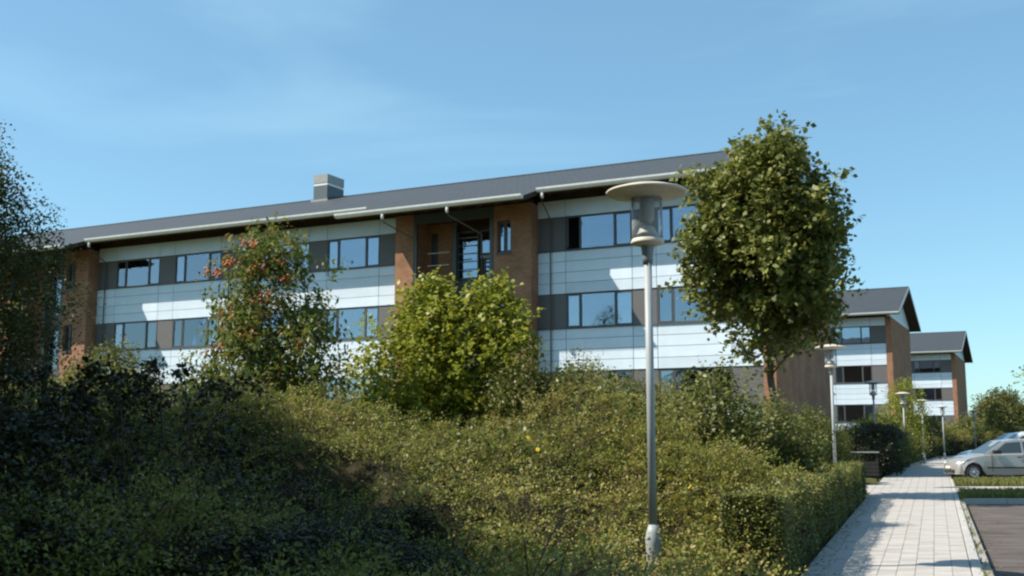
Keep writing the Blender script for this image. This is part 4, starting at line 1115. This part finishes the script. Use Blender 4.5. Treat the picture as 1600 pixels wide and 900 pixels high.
# long feathery shoots standing clear of the mass, a patch of broader leaves, and half bare dry ones
V, F, tt, LMI, SVx, SF = more(V, F, tt, LMI, SVx, SF, 620, (y > 12.2), 0, up_=1.0, ln=(.7, 1.25), nj=13, nl=6, L_=.040, W_=.018, sl=.16, droop=.55, flat=.35)
V, F, tt, LMI, SVx, SF = more(V, F, tt, LMI, SVx, SF, 420, (pat > .75) & (y > 11.5), 3, up_=.8, ln=(.35, .7), nj=7, nl=5, L_=.085, W_=.052, sl=.22, droop=.2, flat=.6)
V, F, tt, LMI, SVx, SF = more(V, F, tt, LMI, SVx, SF, 420, (pat < -.5), 4, up_=.7, ln=(.5, .95), nj=6, nl=3, L_=.038, W_=.022, sl=.25, droop=.4, flat=.7)
# dark sheet just below the leaves, its colour standing in for the shaded interior
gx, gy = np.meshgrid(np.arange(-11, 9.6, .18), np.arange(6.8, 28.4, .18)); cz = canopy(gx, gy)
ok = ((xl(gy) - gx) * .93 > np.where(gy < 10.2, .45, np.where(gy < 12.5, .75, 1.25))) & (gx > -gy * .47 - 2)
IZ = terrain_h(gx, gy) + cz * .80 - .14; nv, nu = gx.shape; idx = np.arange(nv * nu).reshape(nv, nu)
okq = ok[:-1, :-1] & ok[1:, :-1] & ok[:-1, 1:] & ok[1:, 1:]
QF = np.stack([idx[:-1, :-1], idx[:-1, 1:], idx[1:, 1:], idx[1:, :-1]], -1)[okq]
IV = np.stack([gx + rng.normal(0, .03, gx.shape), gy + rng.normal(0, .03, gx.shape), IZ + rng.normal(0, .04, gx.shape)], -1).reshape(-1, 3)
M_INNER = mat('shaded_interior', (.018, .018, .009), .95, scale=30, col2=(.05, .042, .02), spec=.1, bump=.8, bscale=50)
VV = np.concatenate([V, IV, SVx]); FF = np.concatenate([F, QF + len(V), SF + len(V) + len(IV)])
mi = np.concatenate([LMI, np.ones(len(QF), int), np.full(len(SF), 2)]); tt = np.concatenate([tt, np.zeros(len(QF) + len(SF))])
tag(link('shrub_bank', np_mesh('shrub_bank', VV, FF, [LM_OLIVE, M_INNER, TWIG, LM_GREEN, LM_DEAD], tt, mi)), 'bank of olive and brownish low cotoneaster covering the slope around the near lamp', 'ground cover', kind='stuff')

# --- clipped hedges
def hedge(name, label, p0, p1, width, height, z0, n, L_, W_, seed, lm=LM_HEDGE, near_bias=1.0, rnd=.08, wob=.06):
    """box hedge between two ground points (right-hand foot line), leaves on all faces"""
    rng = np.random.default_rng(seed); a = np.array(p0, float); b = np.array(p1, float); ln = np.linalg.norm(b - a); t = (b - a) / ln; nl_ = np.array([-t[1], t[0]])
    root = empty(name, (a[0], a[1], z0), math.atan2(t[1], t[0]), label, 'hedge')
    per = height * 2 + width; u = ln * rng.uniform(0, 1, n) ** near_bias; q = rng.uniform(0, per, n)
    ends = rng.uniform(0, 1, n) < (2 * width * height) / (per * ln + 2 * width * height) * 2
    P = np.zeros((n, 3)); Nn = np.zeros((n, 3))
    s1 = q < height; s2 = (q >= height) & (q < height + width); s3 = q >= height + width
    P[:, 0] = u
    P[s1, 1] = 0; P[s1, 2] = q[s1]; Nn[s1] = (0, -1, 0)
    P[s2, 1] = q[s2] - height; P[s2, 2] = height; Nn[s2] = (0, 0, 1)
    P[s3, 1] = width; P[s3, 2] = q[s3] - height - width; Nn[s3] = (0, 1, 0)
    k = ends; side_ = rng.uniform(0, 1, n) < .5
    P[k, 1] = rng.uniform(0, width, k.sum()); P[k, 2] = rng.uniform(0, height, k.sum()); P[k, 0] = np.where(side_[k], 0, ln); Nn[k] = 0; Nn[k, 0] = np.where(side_[k], -1, 1)
    wv = wob * (np.sin(P[:, 0] * 2.1 + P[:, 2] * 3) + np.sin(P[:, 0] * .9 + P[:, 1] * 4 + 1)) + rng.normal(0, rnd * .4, n)
    P += Nn * (wv - .07)[:, None]
    d = Nn * .8 + rng.normal(size=(n, 3)) * .45 + np.array([0, 0, .45])
    tn = np.clip(.45 + .2 * np.sin(P[:, 0] * 1.7) + .22 * Nn[:, 2] + rng.normal(0, .2, n), 0, 1)  # tint raised on the top face: sunlit top painted into the leaf colour
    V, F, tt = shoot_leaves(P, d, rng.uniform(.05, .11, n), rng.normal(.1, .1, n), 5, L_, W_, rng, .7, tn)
    link('foliage', np_mesh('foliage', V, F, lm, tt), root)
    mb = MB(); nsg = max(2, int(ln / .3))
    i_ = .11
    rows = []
    for j in range(nsg + 1):
        uu = i_ + (ln - 2 * i_) * j / nsg; w1 = wob * (sin(uu * 2.1) + sin(uu * .9 + 1)) * .8
        rows.append([(uu, i_ - w1 * .5, 0), (uu, i_ - w1, height * .6), (uu, i_ + .05, height - i_ + w1), (uu, width - i_, height - i_ + w1), (uu, width - i_, 0)])
    for j in range(nsg):
        for m_ in range(4): mb.add([rows[j][m_], rows[j + 1][m_], rows[j + 1][m_ + 1], rows[j][m_ + 1]], [(0, 1, 2, 3)])
    mb.add(rows[0], [(0, 1, 2, 3, 4)]); mb.add(rows[-1], [(4, 3, 2, 1, 0)])
    mb.build('twigs', M_INNER, root)  # dark core; its colour stands in for shade inside the hedge
    return root
hx = lambda y: float(xl(y)) - .04
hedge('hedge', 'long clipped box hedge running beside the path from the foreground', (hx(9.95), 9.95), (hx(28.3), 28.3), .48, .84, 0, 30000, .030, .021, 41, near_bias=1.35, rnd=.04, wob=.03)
hedge('hedge', 'big dark rounded hedge in the shade, past the side path', (15.0, 43.8), (22.0, 61.5), 1.1, 1.8, 0, 9000, .08, .05, 42, lm=LM_SHADED, wob=.12, rnd=.25)
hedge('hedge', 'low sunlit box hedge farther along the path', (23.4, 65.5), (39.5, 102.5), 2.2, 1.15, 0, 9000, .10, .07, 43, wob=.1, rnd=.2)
hedge('hedge', 'distant low hedge in front of the third block gable', (43.0, 107.5), (60.0, 134.0), 2.0, 1.5, 0, 7000, .13, .09, 44, lm=LM_SHADED, wob=.15, rnd=.3)

# --- shrub prototypes and copies
def make_spray_shrub(label, loc, R_, H, n, seed, lm, lean=(.2, 0)):
    rng = np.random.default_rng(seed); root = empty('shrub', loc, 0, label, 'shrub')
    a = rng.uniform(0, 2 * pi, n); u = rng.uniform(0, 1, n) ** .6; hh = rng.uniform(.1, .85, n)
    rr_ = R_ * u * (.55 + .6 * np.sin(np.clip(hh, 0, 1) * pi)) * .75
    P = np.stack([rr_ * np.cos(a) + lean[0] * hh, rr_ * np.sin(a) + lean[1] * hh, H * hh * (1 - .35 * u ** 2)], 1)
    M = np.stack([np.cos(a) * u * .7 + lean[0], np.sin(a) * u * .7 + lean[1], np.full(n, .85)], 1) + rng.normal(size=(n, 3)) * .22
    V, F, tt, SVx, SF = sprays(P, M, rng.uniform(.35, .8, n), rng, nj=9, nl=6, L_=.048, W_=.020, sl=.20, droop=.45, flat=.45)
    link('foliage', np_mesh('foliage', V, F, lm, tt), root)
    mb = MB()
    for i in rng.choice(n, 26, replace=False): limb(mb, (rng.normal(0, .06), rng.normal(0, .06), -.15), tuple(P[i]), .014, .005, rng, seg=4, k=4, sag=.1)
    st = link('stems', np_mesh('stems', SVx, SF, TWIG), root); mb.build('stems', TWIG, root)
    return root
S_ARCH = make_spray_shrub('arching olive shrub with feathery shoots, just right of the near lamp', (2.75, 15.0, hgt(2.75, 15.0) - .05), 1.0, 1.35, 330, 151, LM_OLIVE)
S_UP = make_shrub('shrub', 'leafy pale green upright shrub left of the maple trunk', 'shrub', (3.25, 17.4, hgt(3.25, 17.4)), .9, 2.2, 1500, 9, .085, .048, LM_GREEN, 52, arch=.1, length=(.3, .6), up=1.5, lump=.3)
S_BROAD = make_shrub('shrub', 'bright green shrub under the rowan', 'shrub', (-4.1, 15.6, hgt(-4.1, 15.6) - .05), 1.0, 1.5, 1400, 8, .085, .055, LM_GREEN, 53, arch=.2, length=(.25, .5), up=.8, lump=.3, cluster=90)
S_DARK = make_shrub('shrub', 'tall dark shrub in deep shade at the bottom left corner', 'shrub', (-4.9, 9.9, hgt(-4.9, 9.9) - .05), 1.3, 1.5, 2300, 9, .065, .038, LM_SHADED, 54, arch=.6, length=(.3, .7), up=.6, lump=.3, cluster=120)
put(S_ARCH, 3.9, 19.4, 1.05, 1.1, 'arching olive shrub below the maple trunk beside the clipped hedge', 1.15)
put(S_ARCH, 5.45, 23.3, 1.0, 2.3, 'feathery olive shrub under the right half of the maple', 1.1)
put(S_ARCH, 6.75, 26.0, .8, 4.0, 'olive shrub at the far end of the clipped hedge', .85)
put(S_ARCH, 1.9, 16.6, 1.1, 5.1, 'olive shrub whose shoots cross behind the near lamp', 1.2)
put(S_ARCH, .6, 17.3, .95, 3.3, 'olive shrub below the right side of the middle brick tower', .9)
put(S_ARCH, 4.7, 21.6, .9, .5, 'tall feathery shrub directly in front of the brick gable of the long block', 1.45)
put(S_UP, 1.2, 21.0, 1.05, 1.9, 'leafy upright shrub on the skyline left of the near lamp', 1.0)
put(S_UP, 2.5, 21.6, .95, 3.9, 'leafy upright shrub on the skyline right of the near lamp', .95)
put(S_UP, .25, 20.6, .9, 5.2, 'leafy upright shrub at the right foot of the yellow-green bush', .95)
put(S_UP, 4.3, 18.2, .85, .6, 'leafy green shrub partly hidden by the maple trunk', .85)
put(S_UP, -6.9, 18.8, 1.0, 2.6, 'green upright shrub in front of the left brick tower', .72)
put(S_BROAD, -2.6, 16.6, .9, 2.0, 'loose green shrub between the rowan and the yellow-green bush', .55)
put(S_BROAD, -.7, 18.2, .8, 4.4, 'green shrub under the yellow-green bush', .45)
put(S_BROAD, -6.3, 16.0, 1.05, 5.5, 'green shrub in front of the brick left of the rowan', .68)
put(S_DARK, -3.2, 10.9, .85, 2.1, 'dark shrub second from the bottom left corner', .66)
put(S_DARK, -5.9, 12.6, .95, 4.2, 'dark shrub at the left edge below the birch', .85)
put(S_DARK, -4.2, 13.6, .90, .9, 'dark shrub with shoots standing against the pale cladding', .78)
put(S_DARK, -2.3, 9.2, .75, 5.6, 'low dark shrub at the bottom edge left of centre', .42)
put(S_DARK, -7.6, 15.2, 1.0, 1.6, 'large dark shrub under the birch at the left edge', .72)
put(S_DARK, -3.9, 8.4, .85, 3.2, 'black-green shrub nearest the camera at the bottom left', .60)
put(S_DARK, -2.7, 12.4, .62, .4, 'small dark shrub at the edge of the shade left of centre', .50)  # this and the next three added, dark leaves deepening the shaded foreground
put(S_DARK, -1.7, 10.3, .60, 1.3, 'dark shrub in front of the bank, third from the bottom left', .42)
put(S_DARK, -.75, 9.5, .50, 2.9, 'low dark shrub at the bottom edge nearest the centre', .33)
put(S_DARK, -1.2, 11.6, .52, 5.0, 'round dark shrub among the olive cotoneaster near the centre', .42)
# banks of shrubs by the farther blocks
for (x_, y_, s_, lab, src) in ((9.6, 35.2, 1.0, 'narrow yellow-green shrub at the rear edge of the long block gable', S_UP), (10.6, 36.5, .8, 'small yellow-green shrub just left of the second lamp', S_UP),
                          (12.9, 42.8, 1.15, 'dark shrub behind the low fence', S_DARK), (16.2, 49.5, 1.35, 'bright lime shrub left of the third lamp', S_BROAD), (13.9, 46.0, 1.1, 'green shrub in front of the second block ground floor', S_BROAD),
                          (19.6, 60.0, 1.7, 'sunlit shrub at the foot of the second block gable', S_ARCH), (23.4, 70.0, 2.0, 'olive shrub behind the low box hedge', S_ARCH), (27.5, 80.0, 2.0, 'green shrub beside the lamp at the far hedge end', S_BROAD),
                          (21.8, 64.0, 1.7, 'green shrub under the thin sapling at the second gable', S_BROAD), (18.2, 56.5, 1.8, 'olive shrub left of the dark hedge top', S_ARCH),
                          (33.5, 92.0, 2.2, 'olive shrub under the windows of the third block', S_ARCH), (37.5, 101.0, 2.2, 'sunlit shrub left of the third block gable', S_BROAD), (43.5, 112.0, 2.3, 'shrub at the foot of the third block gable', S_ARCH),
                          (50.0, 122.0, 2.4, 'bushy shrub against the third block gable', S_BROAD),
                          (55.5, 131.0, 2.4, 'last shrub before the far trees', S_ARCH), (30.5, 86.0, 2.2, 'dark green shrub between the second gable and the third block', S_DARK)):
    put(src, x_, y_, s_, x_, lab)
# arching dark bramble sprays against the facade, left
sp = empty('bramble', (-4.6, 12.2, hgt(-4.6, 12.2)), 0, 'long dark arching sprays standing out against the pale cladding on the left', 'bramble')
rng = np.random.default_rng(61); mb = MB(); P0 = []; DD = []
for i in range(26):
    a = (rng.uniform(-.9, 1.2), rng.uniform(-.6, .6)); top = rng.uniform(1.7, 2.15); dx = rng.uniform(-1.0, 1.2)
    cp = []
    for j in range(9):
        t = j / 8; cp.append(Vector((a[0] + dx * t, a[1] + rng.normal(0, .02), top * (1 - (1 - t) ** 2.2) - .55 * max(0, t - .6) ** 1.2 * 2)))
    mb.tube(cp, [.012 - .001 * j for j in range(9)], 4)
    for j in range(3, 8):
        for k in range(4):
            P0.append(cp[j].lerp(cp[j + 1], k / 4)); DD.append((rng.normal(), rng.normal(), rng.normal(.1, .5)))
mb.build('stems', TWIG, sp)
V, F, tt = shoot_leaves(np.array(P0), np.array(DD), rng.uniform(.10, .25, len(P0)), rng.uniform(.2, .6, len(P0)), 6, .065, .045, rng, .7)
link('foliage', np_mesh('foliage', V, F, LM_SHADED, tt), sp)

# yellow flowers among the shrubs
M_PET = mat('yellow_petal', (.75, .55, .02), .6); M_DISC = mat('flower_centre', (.35, .20, .02), .8)
def flower_mesh():
    mb = MB()
    for k in range(9):
        a = 2 * pi * k / 9; c, s = cos(a), sin(a)
        mb.add([(c*.008, s*.008, .0), (c*.028 - s*.010, s*.028 + c*.010, .004), (c*.042, s*.042, -.002), (c*.028 + s*.010, s*.028 - c*.010, .004)], [(0, 1, 2, 3)], 0)
    v, f = ico(.011); mb.add(v, f, 1, True); return mb.mesh('flower_head', [M_PET, M_DISC])
FM = flower_mesh(); rf = random.Random(3)
def flowers(loc, pts, label):
    r = empty('flowering_plant', loc, 0, label, 'plant'); mb = MB()
    for (x, z) in pts:
        y = rf.uniform(-.12, .05); mb.tube([(x * .3, .1, 0), (x * .7, .05, z * .6), (x, y, z - .01)], .004, 4)
        h = link('flower_head', FM, r, (x, y, z)); h.rotation_euler = (radians(rf.uniform(50, 100)), rf.uniform(-.4, .4), rf.uniform(0, 6)); h.scale = (.75,) * 3
    mb.build('stems', LM_GREEN, r)
flowers((2.15, 12.2, 0), [(-.24, .96), (-.19, .86), (-.36, .75), (.16, .80), (.19, .70), (-.22, .50), (-.31, .60), (.18, .58), (.08, .52), (.0, .45), (.45, .58), (-.42, .95)], 'plant with small yellow daisy flowers right of the near lamp pole')
flowers((.35, 14.2, .45), [(-.14, .95), (.0, 1.02), (.08, .90), (.14, .82), (-.02, .80), (-.2, .72)], 'small group of yellow flowers left of the near lamp, half way up the bank')

# sapling in front of the second gable, and the trees at the right
make_tree('sapling', 'thin yellowish sapling in front of the second block gable', 'tree', (24.6, 68.5, .3), [(.8, 0, 0, .8), (2.0, 0, 0, 1.3), (3.3, 0, 0, 1.25), (4.3, 0, 0, .7), (4.9, 0, 0, .15)], .05, 800, 8, .11, .08, LM_YG, BARK, 24, (.3, .6), .2, 14, .6, .25, .7, trunk_h=1.0)
FT = [(.6, 0, 0, 2.6), (2.2, 0, 0, 3.9), (4.2, 0, 0, 4.1), (6.0, 0, 0, 3.2), (7.3, 0, 0, 1.8), (8.0, 0, 0, .4)]
ft = make_tree('broadleaf_tree', 'round olive tree farthest down the path, right of the third block', 'tree', (70.5, 158.0, 0), FT, .2, 2600, 7, .34, .26, LM_FAR, BARK, 25, (.5, 1.1), .1, 24, .45, .2, .7, trunk_h=1.2, cluster=(160, .5))
for (x_, y_, s_, lab) in ((78.0, 166.0, .78, 'olive tree right behind the roof of the white car'), (62.0, 150.0, .55, 'small bushy tree at the foot of the third block gable'), (84.0, 158.0, .70, 'rounded tree at the right edge behind the cars'), (66.0, 142.0, .42, 'low bush right of the farthest lamp'), (74.0, 144.0, .45, 'low bush behind the nose of the white car'), (58.0, 168.0, .6, 'half hidden tree behind the third block')):
    c = put(ft, x_, y_, s_, x_, lab, z=0)
make_tree('sapling', 'slim young tree with a bare brown trunk behind the white car', 'tree', (42.5, 94.0, 0), [(1.4, 0, 0, .6), (2.4, 0, 0, 1.5), (3.6, 0, 0, 1.5), (4.8, 0, 0, .9), (5.4, 0, 0, .15)], .09, 420, 8, .15, .11, LM_FAR, BARK, 26, (.3, .7), .15, 14, .6, .25, .7, trunk_h=1.5)
make_tree('broadleaf_tree', 'light green tree reaching in at the right edge above the cars', 'tree', (28.6, 55.5, 0), [(2.2, 0, 0, .9), (3.2, 0, 0, 1.7), (4.6, 0, 0, 1.9), (5.8, 0, 0, 1.2), (6.9, 0, 0, .2)], .10, 900, 8, .15, .11, LM_YG, BARK, 27, (.3, .7), .15, 18, .5, .3, .7, trunk_h=2.0, cluster=(70, .25))
# big trees just outside the left edge whose shade falls over the foreground
BT = [(2.2, 0, 0, 1.6), (3.4, 0, 0, 2.6), (5.0, 0, 0, 3.0), (6.6, 0, 0, 2.6), (8.0, 0, 0, 1.6), (9.0, 0, 0, .4)]
bt = make_tree('broadleaf_tree', 'large tree outside the left edge shading the bottom left corner', 'tree', (-9.6, 8.6, .8), BT, .2, 3000, 7, .20, .15, LM_MAPLE, BARK, 28, (.4, .8), .1, 26, .5, .15, .7, trunk_h=2.2)
put(bt, -10.4, 10.4, 1.05, 5.0, 'unseen tall tree added outside the left edge to deepen the shade', z=.6)  # unseen tree, added to make the foreground shade darker
put(bt, -10.9, 12.8, .95, 2.0, 'large tree outside the left edge shading the left hand shrubs', z=.9)
put(bt, -6.9, 3.5, 1.4, 4.0, 'unseen tallest tree added beside the camera to block sky light', z=.2)  # unseen tree, added overhead to cut sky light on the bank

for o in list(bpy.data.objects):
    if '_o' in o: del o['_o']
